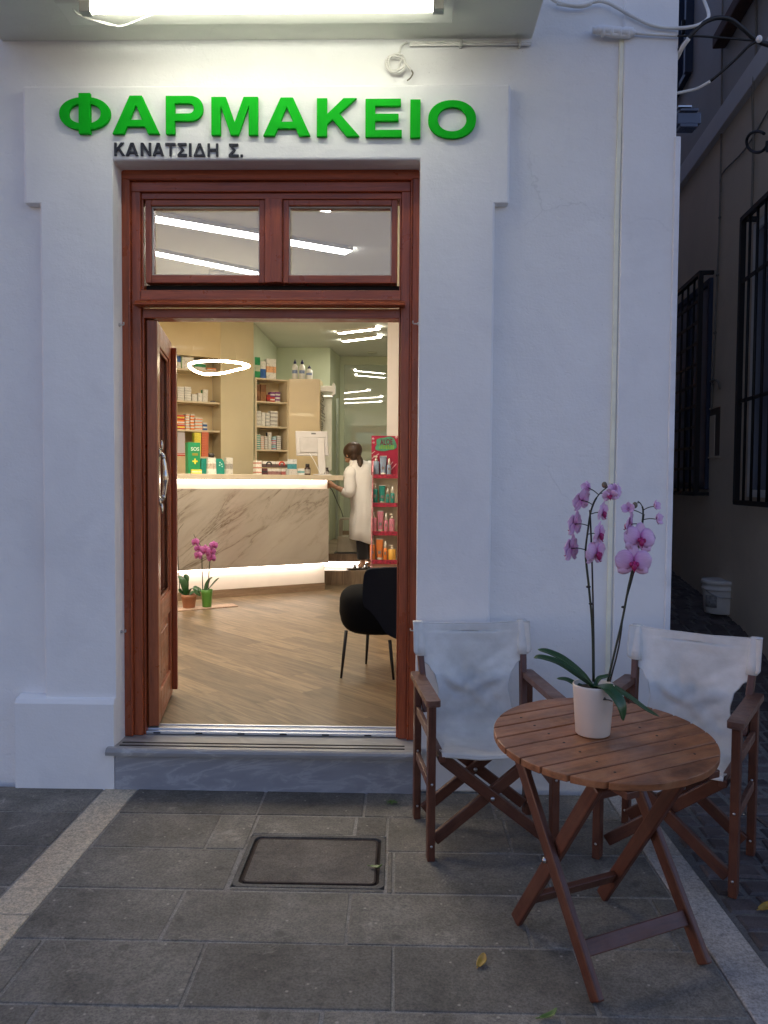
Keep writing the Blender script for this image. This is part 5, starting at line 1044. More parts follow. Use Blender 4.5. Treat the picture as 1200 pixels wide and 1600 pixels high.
def dirchair(label):
    r = thing('director_chair', (0, 0, 0), label, 'chair', 'director chairs by the table')
    X, YF_, YR = .243, -.185, .185
    for sx in (-1, 1):
        for y in (YF_, YR):
            f = MB(); f.box((sx * X - .015, y - .023, 0), (sx * X + .015, y + .023, .603)); f.build('leg', MFUR, r, True, bevel=.004)
        f = MB(); pts = rrect(sx * X - .028, sx * X + .028, -.235, .225, .014, 4); f.prism([pts], (0, 0, .604), (1, 0, 0), (0, 1, 0), (0, 0, .024)); f.build('armrest', MARM, r, True, bevel=.005)
        for z in (.28, .475):
            f = MB(); f.box((sx * X - .009, YF_ + .0235, z - .018), (sx * X + .009, YR - .0235, z + .018)); f.build('side_rail', MARM, r, True, bevel=.003)
        f = MB(); f.bar((sx * (X - .031), .150, .47), (sx * (X - .008), .262, .832), .026, .040, (0, 1, 0)); f.build('back_post', MFUR, r, True, bevel=.004)
        f = MB(); f.box((sx * .205 - .014, -.215, .385), (sx * .205 + .014, .20, .412)); f.build('seat_rail', MFUR, r, True, bevel=.005)
        f = MB()
        f.tube([(sx * X, YF_ + .03, .395), (sx * .205, YF_ + .05, .392)], .0045, 6); f.build('pivot_rod', MIRON, r, True)
    for y0, dy in ((-.152, 1), (.152, -1)):
        for sx in (-1, 1):
            yy = y0 + dy * (.013 if sx > 0 else -.013); f = MB(); f.bar((-sx * (X - .022), yy, .055), (sx * .195, yy, .385), .021, .045, (0, 1, 0) if False else (0, 0, 1)); f.build('cross_bar', MFUR, r, True, bevel=.004)
        f = MB(); f.lathe([(0, 0), (.009, 0), (.008, .005), (0, .006)], (0, y0 - .026, .225), 10, axis=(0, -1, 0)); f.build('pivot_bolt', MSTEEL, r, True)
    f = MB()
    for sx in (-1, 1):
        for y in (YF_, YR):
            for z in (.06, .30): f.lathe([(0, 0), (.0055, 0), (.004, .003), (0, .0035)], (sx * X, y - .0232, z), 8, axis=(0, -1, 0))
    f.build('screw', MSTEEL, r, True)
    # one canvas: back panel with rounded cut-outs running down into the seat sling
    path = [(.250, .838), (.232, .775), (.215, .70), (.198, .63), (.183, .56), (.168, .49), (.142, .425), (.09, .398), (.02, .392), (-.06, .398), (-.14, .410), (-.20, .420), (-.212, .408)]
    pp = crom([Vector((0, a, b)) for a, b in path], 7)
    wk = [(0, .258), (.155, .258), (.17, .250), (.20, .225), (.24, .190), (.29, .165), (.36, .155), (.44, .165), (.52, .19), (.6, .203), (1, .206)]
    lens = [0]
    for a, b in zip(pp, pp[1:]): lens.append(lens[-1] + (b - a).length)
    def hw(t):
        for (a, x), (b, y) in zip(wk, wk[1:]):
            if t <= b: k = (t - a) / (b - a); k = k * k * (3 - 2 * k); return x + (y - x) * k
        return wk[-1][1]
    from mathutils import noise as mn
    CREASE = [(-.17, .62, -35, .26, .012), (-.15, .58, -20, .22, .010), (-.16, .66, -55, .2, .009), (.17, .60, 215, .26, .012), (.15, .64, 200, .22, .011), (.16, .56, 190, .2, .009), (-.10, .50, 40, .2, .008), (.14, .47, 150, .22, .009), (-.05, .70, -80, .16, .006), (.22, .74, 205, .3, .008)]
    nu, nv = 60, len(pp) - 1; vs = []
    for j in range(nv + 1):
        t = lens[j] / lens[-1]; p = pp[j]; w_ = hw(t)
        for i in range(nu + 1):
            s_ = -1 + 2 * i / nu; e = 1 - s_ * s_; sag = .030 * e if t < .5 else 0
            q = Vector((s_ * w_, p.y + (.030 * e * min(1, t * 6 + .35) if t < .55 else 0) - (.024 * abs(s_) ** 8 if t < .17 else 0), p.z - (.014 * e if t > .45 else .014 * e * max(0, (t - .3) / .15) if t > .3 else 0) - (.012 * e if t < .05 else 0)))
            wr = mn.noise(Vector((q.x * 7 + 3, q.y * 7, q.z * 9))) * .011 + mn.noise(Vector((q.x * 12 + q.z * 10, q.y * 9, q.z * 4))) * .004
            fold = .006 * math.sin((q.x * (1 if q.x > 0 else -1) + q.z * 1.3) * 42) * max(0, 1 - abs(q.z - .55) / .16) * e
            for cx_, cz_, an_, ln_, am_ in CREASE:
                ux, uz = math.cos(R(an_)), math.sin(R(an_)); rx_, rz_ = q.x - cx_, q.z - cz_; al_, ac_ = rx_ * ux + rz_ * uz, -rx_ * uz + rz_ * ux + .012 * math.sin((rx_ * ux + rz_ * uz) * 20)
                if -.02 < al_ < ln_: fold += .85 * am_ * math.exp(-(ac_ / .018) ** 2) * math.sin(math.pi * (al_ + .02) / (ln_ + .02)) - am_ * .6 * math.exp(-((ac_ - .034) / .02) ** 2) * math.sin(math.pi * (al_ + .02) / (ln_ + .02))
            d_ = (wr + fold) * (.25 + .75 * e)
            q += Vector((0, d_ if t < .5 else 0, d_ if t >= .5 else 0)); vs.append(q)
    f = MB(); f.add(vs, [(j * (nu + 1) + i, j * (nu + 1) + i + 1, (j + 1) * (nu + 1) + i + 1, (j + 1) * (nu + 1) + i) for j in range(nv) for i in range(nu)], None, 0, True)
    for sx in (-1, 1):
        pts = [(sx * (X - .0095), .255, .838), (sx * (X - .013), .240, .79), (sx * (X - .016), .224, .74), (sx * (X - .0185), .212, .70)]
        q_ = [Vector(p) for p in pts]; ring = []
        for p in q_:
            for k in range(12): a = 2 * math.pi * k / 12; ring.append(p + Vector((0, .008, 0)) + Vector((.0205 * math.copysign(abs(math.cos(a)) ** .6, math.cos(a)), .020 * math.copysign(abs(math.sin(a)) ** .6, math.sin(a)), 0)))
        f.add(ring, [(j * 12 + k, j * 12 + (k + 1) % 12, (j + 1) * 12 + (k + 1) % 12, (j + 1) * 12 + k) for j in range(3) for k in range(12)] + [tuple(range(12))[::-1]], None, 0, True)
    o = f.build('canvas', MCAN, r, True, solid=.004)
    # hems
    f = MB(); f.tube([vs[(nv - 1) * (nu + 1) + i] for i in range(0, nu + 1, 3)], .005, 6); f.build('hem', MCAN, o, True); f = MB(); f.tube([vs[i] + Vector((0, 0, .001)) for i in range(0, nu + 1, 3)], .003, 6); f.build('hem', MCAN, o, True)
    return r
ch1 = dirchair('white canvas director chair standing straight against the wall beside the doorstep')
ch2 = copy_tree(ch1)
ch1.location = (.345, -.474, 0); ch1.rotation_euler.z = R(7)
ch2.location = (1.078, -.628, .003); ch2.rotation_euler.z = R(-33); ch2['label'] = 'white canvas director chair turned at an angle, at the mouth of the alley'

TC = Vector((.640, -1.196, 0)); TU = Vector((math.cos(R(26)), math.sin(R(26)), 0)); TV = Vector((-TU.y, TU.x, 0)); TZ = .662
tab = thing('folding_table', TC, 'round slatted wooden folding table carrying the potted orchid', 'table')
tn = Vector((0, -math.sin(R(3.6)), math.cos(R(3.6)))).normalized()                 # the top leans a little towards the street
tu = (TU - tn * TU.dot(tn)).normalized(); tv = tn.cross(tu).normalized(); T0 = TC + Vector((0, 0, TZ))
RT = .338; ns = 9; sw = 2 * RT / ns; f = MB()
for k in range(ns):
    v0, v1 = -RT + k * sw + (.0032 if k else 0), -RT + (k + 1) * sw - (.0032 if k < ns - 1 else 0); pts = []
    n = 10
    for i in range(n + 1): v = v0 + (v1 - v0) * i / n; pts.append((math.sqrt(max(0, RT * RT - v * v)), v))
    for i in range(n + 1): v = v1 + (v0 - v1) * i / n; pts.append((-math.sqrt(max(0, RT * RT - v * v)), v))
    out = []
    for p in pts:
        if not out or (Vector(p) - Vector(out[-1])).length > 1e-4: out.append(p)
    if (Vector(out[0]) - Vector(out[-1])).length < 1e-4: out.pop()
    nb = len(f.v); f.prism([out], T0 - tn * .022 + tn * rnd.uniform(-.0006, .0006), tu, tv, tn * .022)
    off = Vector((rnd.uniform(0, 9), rnd.uniform(0, 9), rnd.uniform(0, 9)))
    for i in range(nb, len(f.v)): q = f.v[i] - T0; f.g[i] = Vector((q.dot(tu), q.dot(tv), q.dot(tn))) + off
f.build('tabletop', MTOP, tab, bevel=.0025)
f = MB()
for k in range(ns):
    for su in (-.15, .15):
        v = -RT + (k + .5) * sw
        if su * su + v * v < RT * RT * .9: f.lathe([(0, .0002), (.0045, .0002), (.003, .0008), (0, .0008)], T0 + tu * su + tv * v, 8, axis=tn)
f.build('screw', MIRON, tab)
for su in (-.15, .15):
    f = MB(); f.bar(T0 + tu * su - tv * .30 - tn * .034, T0 + tu * su + tv * .30 - tn * .034, .045, .022, tn); f.build('batten', MFUR, tab, bevel=.003)
def tp(u, v, z): return TC + TU * u + TV * v + Vector((0, 0, z))
def top_z(u, v): q = tp(u, v, 0); return TZ - (q - TC).dot(tn) / tn.z - .05
for u0, vf, vt in ((.204, -.232, .185), (.179, .192, -.185)):
    for sx in (-1, 1):
        zt_ = top_z(sx * u0, vt); f = MB(); p, q = tp(sx * u0, vf, .012), tp(sx * u0, vt, zt_); d = (q - p).normalized(); f.bar(p - d * .004, q, .022, .046, d.cross(TU)); f.build('leg', MFUR, tab, bevel=.005)
    k = .17; f = MB(); vv = vf + (vt - vf) * k; zz = .012 + (top_z(0, vt) - .012) * k
    f.bar(tp(-u0 + .0113, vv, zz), tp(u0 - .0113, vv, zz), .02, .045, (TV * (vt - vf) + Vector((0, 0, .6)))); f.build('stretcher', MFUR, tab, bevel=.003)
    f = MB(); k = .93; vv = vf + (vt - vf) * k; zz = .012 + (top_z(0, vt) - .012) * k
    f.bar(tp(-u0 + .0113, vv, zz), tp(u0 - .0113, vv, zz), .02, .036, (TV * (vt - vf) + Vector((0, 0, .6)))); f.build('top_bar', MFUR, tab, bevel=.003)
for sx in (-1, 1): f = MB(); zz = top_z(0, 0) * .5; f.lathe([(0, 0), (.009, 0), (.009, .003), (.005, .004), (.005, .007), (0, .007)], tp(sx * .2152, 0, zz), 12, axis=TU * sx); f.build('pivot_bolt', MSTEEL, tab)

# ------------------------------------------------------------------ orchids
MLF = None
def leafmat(name, c0, c1):
    m, t, b = new_mat(name); a = N(t, 'ShaderNodeAttribute'); a.attribute_name = 'grain'; mp = N(t, 'ShaderNodeMapping'); mp.inputs['Scale'].default_value = (3, 60, 3); L(t, a.outputs['Vector'], mp.inputs[0])
    n = noise(t, mp.outputs[0], 1.5, 4); c = ramp(t, n.outputs[0], [(.3, c0), (.7, c1)]); L(t, c.outputs[0], b.inputs['Base Color']); b.inputs['Roughness'].default_value = .38; b.inputs['Coat Weight'].default_value = .15
    bump(t, b, n.outputs[0], .2, .002); return m
MLF = leafmat('orchid_leaf', (.012, .050, .014), (.028, .095, .024)); MSTM = M('orchid_stem', (.018, .026, .012), .5, var=.2); MSTK = M('plant_stake', (.018, .014, .012), .5)
def petmat(name, ce, cm, cv):
    m, t, b = new_mat(name); a = N(t, 'ShaderNodeAttribute'); a.attribute_name = 'grain'; sp = N(t, 'ShaderNodeSeparateXYZ'); L(t, a.outputs['Vector'], sp.inputs[0])
    mp = N(t, 'ShaderNodeMapping'); mp.inputs['Scale'].default_value = (.6, 14, 1); L(t, a.outputs['Vector'], mp.inputs[0]); n = noise(t, mp.outputs[0], 3, 4)
    c = ramp(t, sp.outputs['X'], [(0, cv), (.30, cm), (1, ce)]); c2 = ramp(t, n.outputs[0], [(.35, (.72, .55, .75)), (.6, (1, 1, 1))])
    L(t, mixc(t, .55, c.outputs[0], c2.outputs[0], 'MULTIPLY'), b.inputs['Base Color']); b.inputs['Roughness'].default_value = .55; b.inputs['Sheen Weight'].default_value = .25
    b.inputs['Subsurface Weight'].default_value = 0; return m
MPET = petmat('pale_pink_petal', (.82, .58, .76), (.74, .42, .67), (.54, .13, .42)); MLIP = M('magenta_lip', (.36, .012, .12), .45, var=.3, vs=60); MBUD = M('orchid_bud', (.16, .13, .08), .5, var=.3)
MPET2 = petmat('magenta_petal', (.44, .13, .36), (.36, .07, .28), (.26, .02, .17))
def leafstrip(f, spine, wd, up, fold=.25, nu=6, k=5):
    sp = crom([Vector(p) for p in spine], k); n = len(sp) - 1; up = Vector(up); off = rnd.uniform(0, 9); vs = []; gr = []
    for j, p in enumerate(sp):
        t = (sp[min(j + 1, n)] - sp[max(j - 1, 0)]).normalized(); sd = t.cross(up).normalized(); nr = sd.cross(t).normalized(); u = j / n
        w_ = wd * (max(0, math.sin(math.pi * min(1, (u * .86 + .10)))) ** .62) * (1 if u < .93 else math.sqrt(max(.02, (1 - u) / .07)))
        for i in range(nu + 1): s_ = -1 + 2 * i / nu; vs.append(p + sd * s_ * w_ + nr * (fold * w_ * abs(s_) ** 1.2 - fold * w_ * .4)); gr.append((u + off, s_ * .5, off))
    f.add(vs, [(j * (nu + 1) + i, j * (nu + 1) + i + 1, (j + 1) * (nu + 1) + i + 1, (j + 1) * (nu + 1) + i) for j in range(n) for i in range(nu)], gr, 0, True)
def flower(parent, c, face, size, pet, lip, openness=1.0, roll=0):
    c = Vector(c); F = Vector(face).normalized(); rt = F.cross(Vector((0, 0, 1))).normalized(); up = rt.cross(F).normalized()
    cr, sr = math.cos(roll), math.sin(roll); rt, up = rt * cr + up * sr, up * cr - rt * sr
    f = MB()
    def petal(ang, ln, wd, back, curl):
        d = rt * math.cos(R(ang)) + up * math.sin(R(ang)); sd = F.cross(d).normalized(); nu, nv = 6, 7; vs, gr = [], []; ph = rnd.uniform(0, 6)
        for j in range(nv + 1):
            u = j / nv; w_ = wd * (math.sin(math.pi * min(1, .12 + u * .80)) ** .75) * (1 if u < .85 else math.sqrt(max(.05, (1 - u) / .15 + .05)))
            for i in range(nu + 1):
                s_ = -1 + 2 * i / nu
                vs.append(c + d * (ln * (.06 + .94 * u) * (.5 + .5 * openness)) + sd * s_ * w_ * (.55 + .45 * openness) + F * (back + (1 - openness) * ln * .9 * u + curl * ln * u * u - .18 * w_ * s_ * s_ + .05 * ln * math.sin(ph + 5 * u + 2.2 * s_) * u)); gr.append((u, s_ * .5, 0))
        o = len(f.v); f.add(vs, [(j * (nu + 1) + i, j * (nu + 1) + i + 1, (j + 1) * (nu + 1) + i + 1, (j + 1) * (nu + 1) + i) for j in range(nv) for i in range(nu)], None, 0, True)
        for q, gq in enumerate(gr): f.g[o + q] = Vector(gq)
    for a in (90, 218, 322): petal(a + rnd.uniform(-4, 4), size * 1.0, size * .36, -size * .06, -.10)
    for a in (12, 168): petal(a + rnd.uniform(-4, 4), size * 1.02, size * .60, size * .02, -.14)
    ob = f.build('flower', pet, parent, solid=.0011)
    if openness > .5:
        f = MB(); f.ball(c + F * size * .16, size * .11, 0, 8, 6); f.ball(c + F * size * .22 - up * size * .22, (size * .15, size * .15, size * .22), 0, 10, 6)
        for sx in (-1, 1): f.ball(c + F * size * .20 - up * size * .08 + rt * sx * size * .17, (size * .10, size * .10, size * .14), 0, 8, 6)
        f.tube([c + F * size * .22 - up * size * .36, c + F * size * .34 - up * size * .50, c + F * size * .42 - up * size * .44], [size * .05, size * .03, size * .012], 6); f.build('lip', lip, ob)
    return ob
# pot: on the table
pb = hit(926, 1146, T0, tn); pot_d = pb.y - CAM.y
orc = thing('potted_orchid', pb, 'tall pink flowering orchid in a cream pot on the round table', 'orchid')
pr0 = 26.5 * pot_d / FPX; pr1 = 32 * pot_d / FPX; ph_ = 79 * pot_d / FPX
MPOT = M('cream_pot', (.66, .60, .53), .45, var=.05, vs=5, bmp=.05)
f = MB(); f.lathe([(0, .0), (pr0 * .93, .0), (pr0, .004), (pr1 * .985, ph_ * .90), (pr1, ph_ * .97), (pr1 * .985, ph_), (pr1 * .93, ph_), (pr1 * .91, ph_ * .88), (0, ph_ * .87)], pb, 48)
pot = f.build('pot', MPOT, orc)
f = MB(); pc_ = lambda a, z, e=.0012: Vector((pb.x + (pr0 + (pr1 - pr0) * z + e) * math.cos(R(a)), pb.y + (pr0 + (pr1 - pr0) * z + e) * math.sin(R(a)), pb.z + ph_ * z))
f.tube([pc_(a, .79 - .012 * ((a - 285) / 30) ** 2 * 4) for a in range(285, 322, 4)], .0016, 6); f.tube([pc_(284, .785), pc_(288, .83), pc_(292, .80)], .0016, 6); f.build('pot_mark', M('pot_ink', (.06, .055, .05), .5), pot)
f = MB(); f.lathe([(0, ph_ * .93), (pr1 * .5, ph_ * .925), (pr1 * .905, ph_ * .90), (pr1 * .905, ph_ * .872)], pb, 24); f.build('bark', M('bark_chips', (.035, .022, .014), .95, bmp=1, bs=120, var=.5, vs=90), orc)
OYo = pb.y
def O(px, py, dy=0): return PY(px, py, OYo + dy)
def Zm(x, y): return 800 + x * .28764, 720 + y * .2875
def Ozm(x, y, dy=0): a, b = Zm(x, y); return O(a, b, dy)
crn = pb + Vector((.002, 0, ph_ * .93))
f = MB(); leafs = [([crn, Ozm(390, 1165, -.01), Ozm(290, 1085, -.015), Ozm(200, 1040, -.01), Ozm(140, 1025, .0)], .018), ([crn, Ozm(380, 1180, .01), Ozm(260, 1100, .03), Ozm(160, 1068, .04), Ozm(118, 1070, .045)], .0165),
                   ([crn, Ozm(370, 1225, .035), Ozm(300, 1190, .05), Ozm(243, 1183, .055)], .012), ([crn, Ozm(500, 1225, -.05), Ozm(560, 1275, -.085), Ozm(596, 1340, -.10), Ozm(604, 1412, -.095)], .022),
                   ([crn, Ozm(540, 1230, -.02), Ozm(630, 1280, -.02), Ozm(720, 1345, -.015), Ozm(800, 1390, -.01)], .0165), ([crn, Ozm(470, 1185, .01), Ozm(505, 1172, .02), Ozm(540, 1160, .03)], .009)]
for sp_, wd in leafs:
    f = MB(); leafstrip(f, sp_, wd, (0, -.35, 1)); f.build('leaf', MLF, orc, solid=.0016)
f = MB(); stemL = [Ozm(442, 1200), Ozm(436, 900), Ozm(418, 690), Ozm(404, 560), Ozm(400, 480), Ozm(412, 380), Ozm(425, 290), Ozm(446, 225), Ozm(475, 180), Ozm(515, 145, -.01), Ozm(545, 125, -.01)]
f.tube(stemL, [.0036] * 4 + [.0030] * 4 + [.0018] * 3, 8, smooth_pts=5)
for (x0, y0), (x1, y1) in (((401, 484), (322, 476)), ((414, 352), (340, 344)), ((440, 240), (378, 215)), ((470, 184), (414, 148)), ((426, 290), (490, 282)), ((409, 400), (472, 398)), ((404, 535), (458, 500)), ((478, 178), (530, 182)), ((520, 142), (505, 132))): f.tube([Ozm(x0, y0), Ozm((x0 + x1) / 2, (y0 + y1) / 2 - 5, -.006), Ozm(x1, y1, -.01)], .0015, 6, smooth_pts=3)
f.build('stem', MSTM, orc)
f = MB(); stemR = [Ozm(520, 1200, .02), Ozm(560, 1030, .025), Ozm(600, 860, .03), Ozm(630, 700, .03), Ozm(650, 610, .03), Ozm(676, 480, .03), Ozm(705, 350, .03), Ozm(712, 270, .03), Ozm(700, 235, .025), Ozm(684, 220, .02)]
f.tube(stemR, [.0036] * 5 + [.0028] * 3 + [.0016] * 2, 8, smooth_pts=5)
for (x0, y0), (x1, y1) in (((712, 268), (776, 247)), ((710, 320), (787, 318)), ((712, 290), (636, 264)), ((690, 228), (668, 240)), ((705, 350), (645, 345))): f.tube([Ozm(x0, y0, .03), Ozm((x0 + x1) / 2, (y0 + y1) / 2 - 5, .02), Ozm(x1, y1, .015)], .0015, 6, smooth_pts=3)
f.build('stem', MSTM, orc)
f = MB(); f.tube([Ozm(446, 1200, .008), Ozm(444, 960, .008), Ozm(436, 600, .008), Ozm(430, 420, .008), Ozm(423, 268, .008)], .0028, 8, smooth_pts=3); f.build('stake', MSTK, orc)
f = MB(); f.tube([Ozm(530, 1205, .028), Ozm(580, 1010, .038), Ozm(610, 800, .038), Ozm(660, 610, .04), Ozm(690, 460, .038), Ozm(716, 290, .035)], .0028, 8, smooth_pts=3); f.build('stake', MSTK, orc)
f = MB()
for q in (Ozm(430, 777, 0), Ozm(606, 795, .034), Ozm(415, 685, 0)): f.ball(q, (.008, .006, .004), 0, 8, 6)
f.build('stem_clip', MSTK, orc)
for x, y, dy, fc, sz, op, rl in (
    (375, 215, -.01, (-.50, .60, .20), .040, .85, .2), (412, 146, -.01, (-.35, .6, .1), .026, .45, 0), (337, 345, -.01, (-.62, .52, .1), .043, .9, 0), (318, 478, -.01, (-.66, .50, .05), .047, .9, 0),
    (548, 168, -.02, (.35, -.75, .15), .031, .62, .3), (530, 185, -.03, (-.1, -.8, -.3), .027, .6, -.2), (567, 158, -.01, (.7, -.4, .1), .026, .5, 0), (492, 280, -.02, (.72, -.55, -.1), .036, .8, 0), (474, 398, -.02, (.74, -.55, -.1), .040, .85, 0), (460, 500, -.02, (.60, -.70, -.1), .046, .95, 0),
    (633, 262, .01, (-.3, -.6, .2), .028, .35, 0), (640, 343, .01, (-.65, .35, .1), .041, .8, .2), (697, 425, -.005, (.18, -.95, .05), .049, 1, .12), (650, 455, .02, (-.7, .2, -.1), .034, .8, 0), (661, 552, -.01, (-.10, -.97, -.05), .052, 1, 0),
    (776, 246, .01, (.5, -.5, .2), .024, .38, 0), (788, 318, .01, (.55, -.45, .1), .029, .45, 0)):
    flower(orc, Ozm(x, y, dy), fc, sz * 1.08, MPET, MLIP, op, rl)
for x, y, dy in ((502, 131, -.01), (668, 241, .015)): f = MB(); f.ball(Ozm(x, y, dy), (.0085, .0085, .010), 0, 10, 8); f.build('bud', MBUD, orc)

# ------------------------------------------------------------------ fallen leaves, weeds
def fallen(px, py, ln, wd, ang, mt, label, curl=.35):
    c = PZ(px, py, .004); d = Vector((math.cos(R(ang)), math.sin(R(ang)), 0)); f = MB()
    leafstrip(f, [c - d * ln / 2 + Vector((0, 0, .004)), c + Vector((0, 0, .006)), c + d * ln * .3 + Vector((0, 0, .004 + curl * .02)), c + d * ln / 2 + Vector((0, 0, .006 + curl * .05))], wd, (0, 0, 1), .5)
    f.tube([c - d * ln / 2 + Vector((0, 0, .004)), c - d * ln * .75 + Vector((0, 0, .005))], .0012, 5); f.build('fallen_leaf', mt, solid=.0012, label=label, cat='leaf', group='fallen leaves on the ground')
MLY = leafmat('yellow_leaf', (.34, .20, .03), (.46, .30, .05)); MLG = leafmat('green_leaf', (.06, .13, .02), (.14, .22, .04))
fallen(752, 1506, .042, .014, 60, MLY, 'small yellow fallen leaf on a paver left of the table feet'); fallen(1196, 1421, .05, .018, 20, MLY, 'yellow fallen leaf on the dark cobbles at the right edge'); fallen(588, 1357, .05, .010, -25, MLG, 'green fallen leaf at the right edge of the manhole cover'); fallen(857, 1590, .05, .009, 15, MLG, 'narrow green fallen leaf at the bottom edge, left of the front table leg')
wp = PZ(612, 1257, 0); f = MB()
for k in range(7): a = R(k * 55); d = Vector((math.cos(a), math.sin(a), 0)); leafstrip(f, [wp, wp + d * .012 + Vector((0, 0, .012)), wp + d * .03 + Vector((0, 0, .012))], .005, (0, 0, 1), .3, 4, 3)
f.build('weed', MLG, solid=.0008, label='tiny green weed growing in the joint under the marble step', cat='weed')

# ------------------------------------------------------------------ black chair inside
c0 = PZ(533, 1060, ZF); cd_ = c0.y
bch = thing('lounge_chair', (PY(590, 1000, cd_ + .25).x, cd_ + .25, ZF), 'black upholstered tub chair with thin legs inside the doorway', 'chair')
MBLK = M('black_fabric', (.006, .006, .007), .9, bmp=.3, bs=400, spec=.1, var=.2, vs=200); MNAV = M('navy_fabric', (.012, .014, .022), .9, bmp=.3, bs=400, spec=.12, var=.2, vs=200)
sc_ = PY(590, 953, cd_ + .22); f = MB()
def sq(a, p): return math.copysign(abs(a) ** p, a)
pts = []; nn, mm = 28, 16; sx_, sy_, sz_ = 60 * (cd_ + .22 + 3.585) / FPX, .23, 35 * (cd_ + .22 + 3.585) / FPX
for j in range(mm + 1):
    th = -math.pi / 2 + math.pi * j / mm
    for k in range(nn): a = 2 * math.pi * k / nn; zz = sq(math.sin(th), .55); ww = sq(math.cos(th), .5) * (1 - .10 * max(0, -zz)); pts.append(sc_ + Vector((sx_ * ww * sq(math.cos(a), .75), sy_ * ww * sq(math.sin(a), .75), sz_ * zz + .02 * math.cos(a) * (zz > 0) * -1)))
f.add(pts, [(j * nn + k, j * nn + (k + 1) % nn, (j + 1) * nn + (k + 1) % nn, (j + 1) * nn + k) for j in range(mm) for k in range(nn)], None, 0, True); f.build('seat', MBLK, bch)
by_ = cd_ - .03; o2 = [(569, 897), (574, 891), (584, 888.5), (625, 887), (660, 888), (668, 900), (670, 960), (662, 1005), (625, 1000), (604, 990), (590, 970), (578, 955), (569, 948), (566.5, 935), (567, 912)]
ol = [(PY(x, y, by_).x, PY(x, y, by_).z) for x, y in o2]; ol2 = crom([Vector((x, y, 0)) for x, y in ol], 5, True)
f = MB(); f.prism([[(v.x, v.y) for v in ol2][::-1]], (0, by_, 0), (1, 0, 0), (0, 0, 1), (0, .05, 0)); f.build('backrest', MNAV, bch, bevel=.018, bseg=4)
for (xa, ya, da), (xb, yb, db) in (((541, 985, .02), (533, 1060, 0)), ((609, 1000, -.02), (615, 1050, -.02)), ((575, 985, .35), (572, 1035, .38)), ((640, 990, .35), (650, 1035, .38))):
    p = PY(xa, ya, cd_ + da + .0); q = PY(xb, yb, cd_ + db); q.z = ZF + .002; f = MB(); f.tube([p, p * .5 + q * .5, q], [.011, .010, .007], 10); f.build('leg', MIRON, bch)

# ------------------------------------------------------------------ plants by the counter
tg = PZ(306, 948, ZF); f = MB(); d = UD; f.obox(Vector((tg.x, tg.y, ZF + .001)) - UD * .36 - UN * (-.02), UD * .72, UN * .17, (0, 0, .008)); f.build('floor_light_spill', M('pink_light_spill', (.42, .29, .22), .7, var=.25, vs=70), label='thin slab coloured as pinkish light spill under the two potted plants at the foot of the counter', cat='mat', bevel=.002)  # thin slab whose pink colour stands in for light spilled on the floor
def smallpot(px, x0, x1, y0, y1, mt, name, label, rim=True):
    c = PZ(px, y1, ZF + .01); dd = c.y - CAM.y; k = dd / FPX; c.y += (x1 - x0) * k * .5; r = (x1 - x0) * k / 2; h = (y1 - y0) * k; t = thing(name, c, label, 'potted plant', 'potted plants by the counter'); f = MB()
    f.lathe([(0, 0), (r * .74, 0), (r * .76, .002), (r * .92, h * .74), (r, h * .76) if rim else (r * .95, h * .8), (r, h), (r * .9, h), (r * .88, h * .9), (0, h * .9)], c, 28); f.build('pot', mt, t); return t, c, h, r
t1, c1, h1, r1 = smallpot(321, 312, 330.5, 922, 949.5, M('green_pot', (.10, .28, .045), .45), 'small_orchid', 'small orchid with magenta flowers in a green pot at the foot of the counter', False)
def Q(px, py, dy=0): return PY(px, py, c1.y + dy)
f = MB(); f.tube([Q(317, 926), Q(316, 895), Q(315, 860), Q(311, 848), Q(304, 838), Q(303, 834)], [.006, .005, .005, .004, .003, .002], 6, smooth_pts=3); f.tube([Q(325, 924), Q(326.5, 895), Q(329, 870), Q(335, 855), Q(343, 847)], [.006, .005, .005, .003, .002], 6, smooth_pts=3); f.build('stem', MSTM, t1)
for sp_, wd in (([Q(321, 926), Q(328, 918, -.03), Q(336, 909, -.05), Q(342.5, 903, -.06)], .028), ([Q(320, 926), Q(323, 914, .02), Q(327, 906, .03), Q(332, 902, .03)], .022), ([Q(319, 926), Q(311, 921, .03), Q(305, 916, .04)], .02)): f = MB(); leafstrip(f, sp_, wd, (0, -.4, 1)); f.build('leaf', MLF, t1, solid=.003)
for x, y, s_, fc in ((305, 847, .05, (-.2, -.8, .1)), (309.5, 857, .045, (.2, -.9, 0)), (309, 868, .055, (-.3, -.9, 0)), (321, 860, .065, (0, -1, 0)), (334, 852, .05, (.3, -.8, .1)), (330, 862, .055, (.2, -.9, 0)), (330, 872, .055, (-.1, -1, -.1)), (325, 866, .04, (-.4, -.8, 0))): flower(t1, Q(x, y, -.03), fc, s_ * .86, MPET2, M('dark_lip', (.22, .01, .10), .5), 1)
t2, c2, h2, r2 = smallpot(292, 280, 304.5, 930, 951, M('terracotta', (.42, .19, .11), .7, var=.15), 'leafy_plant', 'leafy flowerless plant in a terracotta pot beside the small orchid')
def Q2(px, py, dy=0): return PY(px, py, c2.y + dy)
for sp_, wd in (([Q2(292, 932), Q2(289, 918, -.02), Q2(285, 907, -.02), Q2(279, 899, 0)], .036), ([Q2(291, 932), Q2(290, 915, .03), Q2(291, 903, .04), Q2(289, 897, .05)], .032), ([Q2(293, 932), Q2(299, 920, -.05), Q2(305, 919, -.08), Q2(308, 930, -.10)], .030), ([Q2(293, 932), Q2(300, 926, .03), Q2(308, 925, .05), Q2(313, 932, .05)], .026), ([Q2(291, 932), Q2(283, 925, -.03), Q2(279, 920, -.04)], .03)): f = MB(); leafstrip(f, sp_, wd, (0, -.4, 1)); f.build('leaf', MLF, t2, solid=.003)
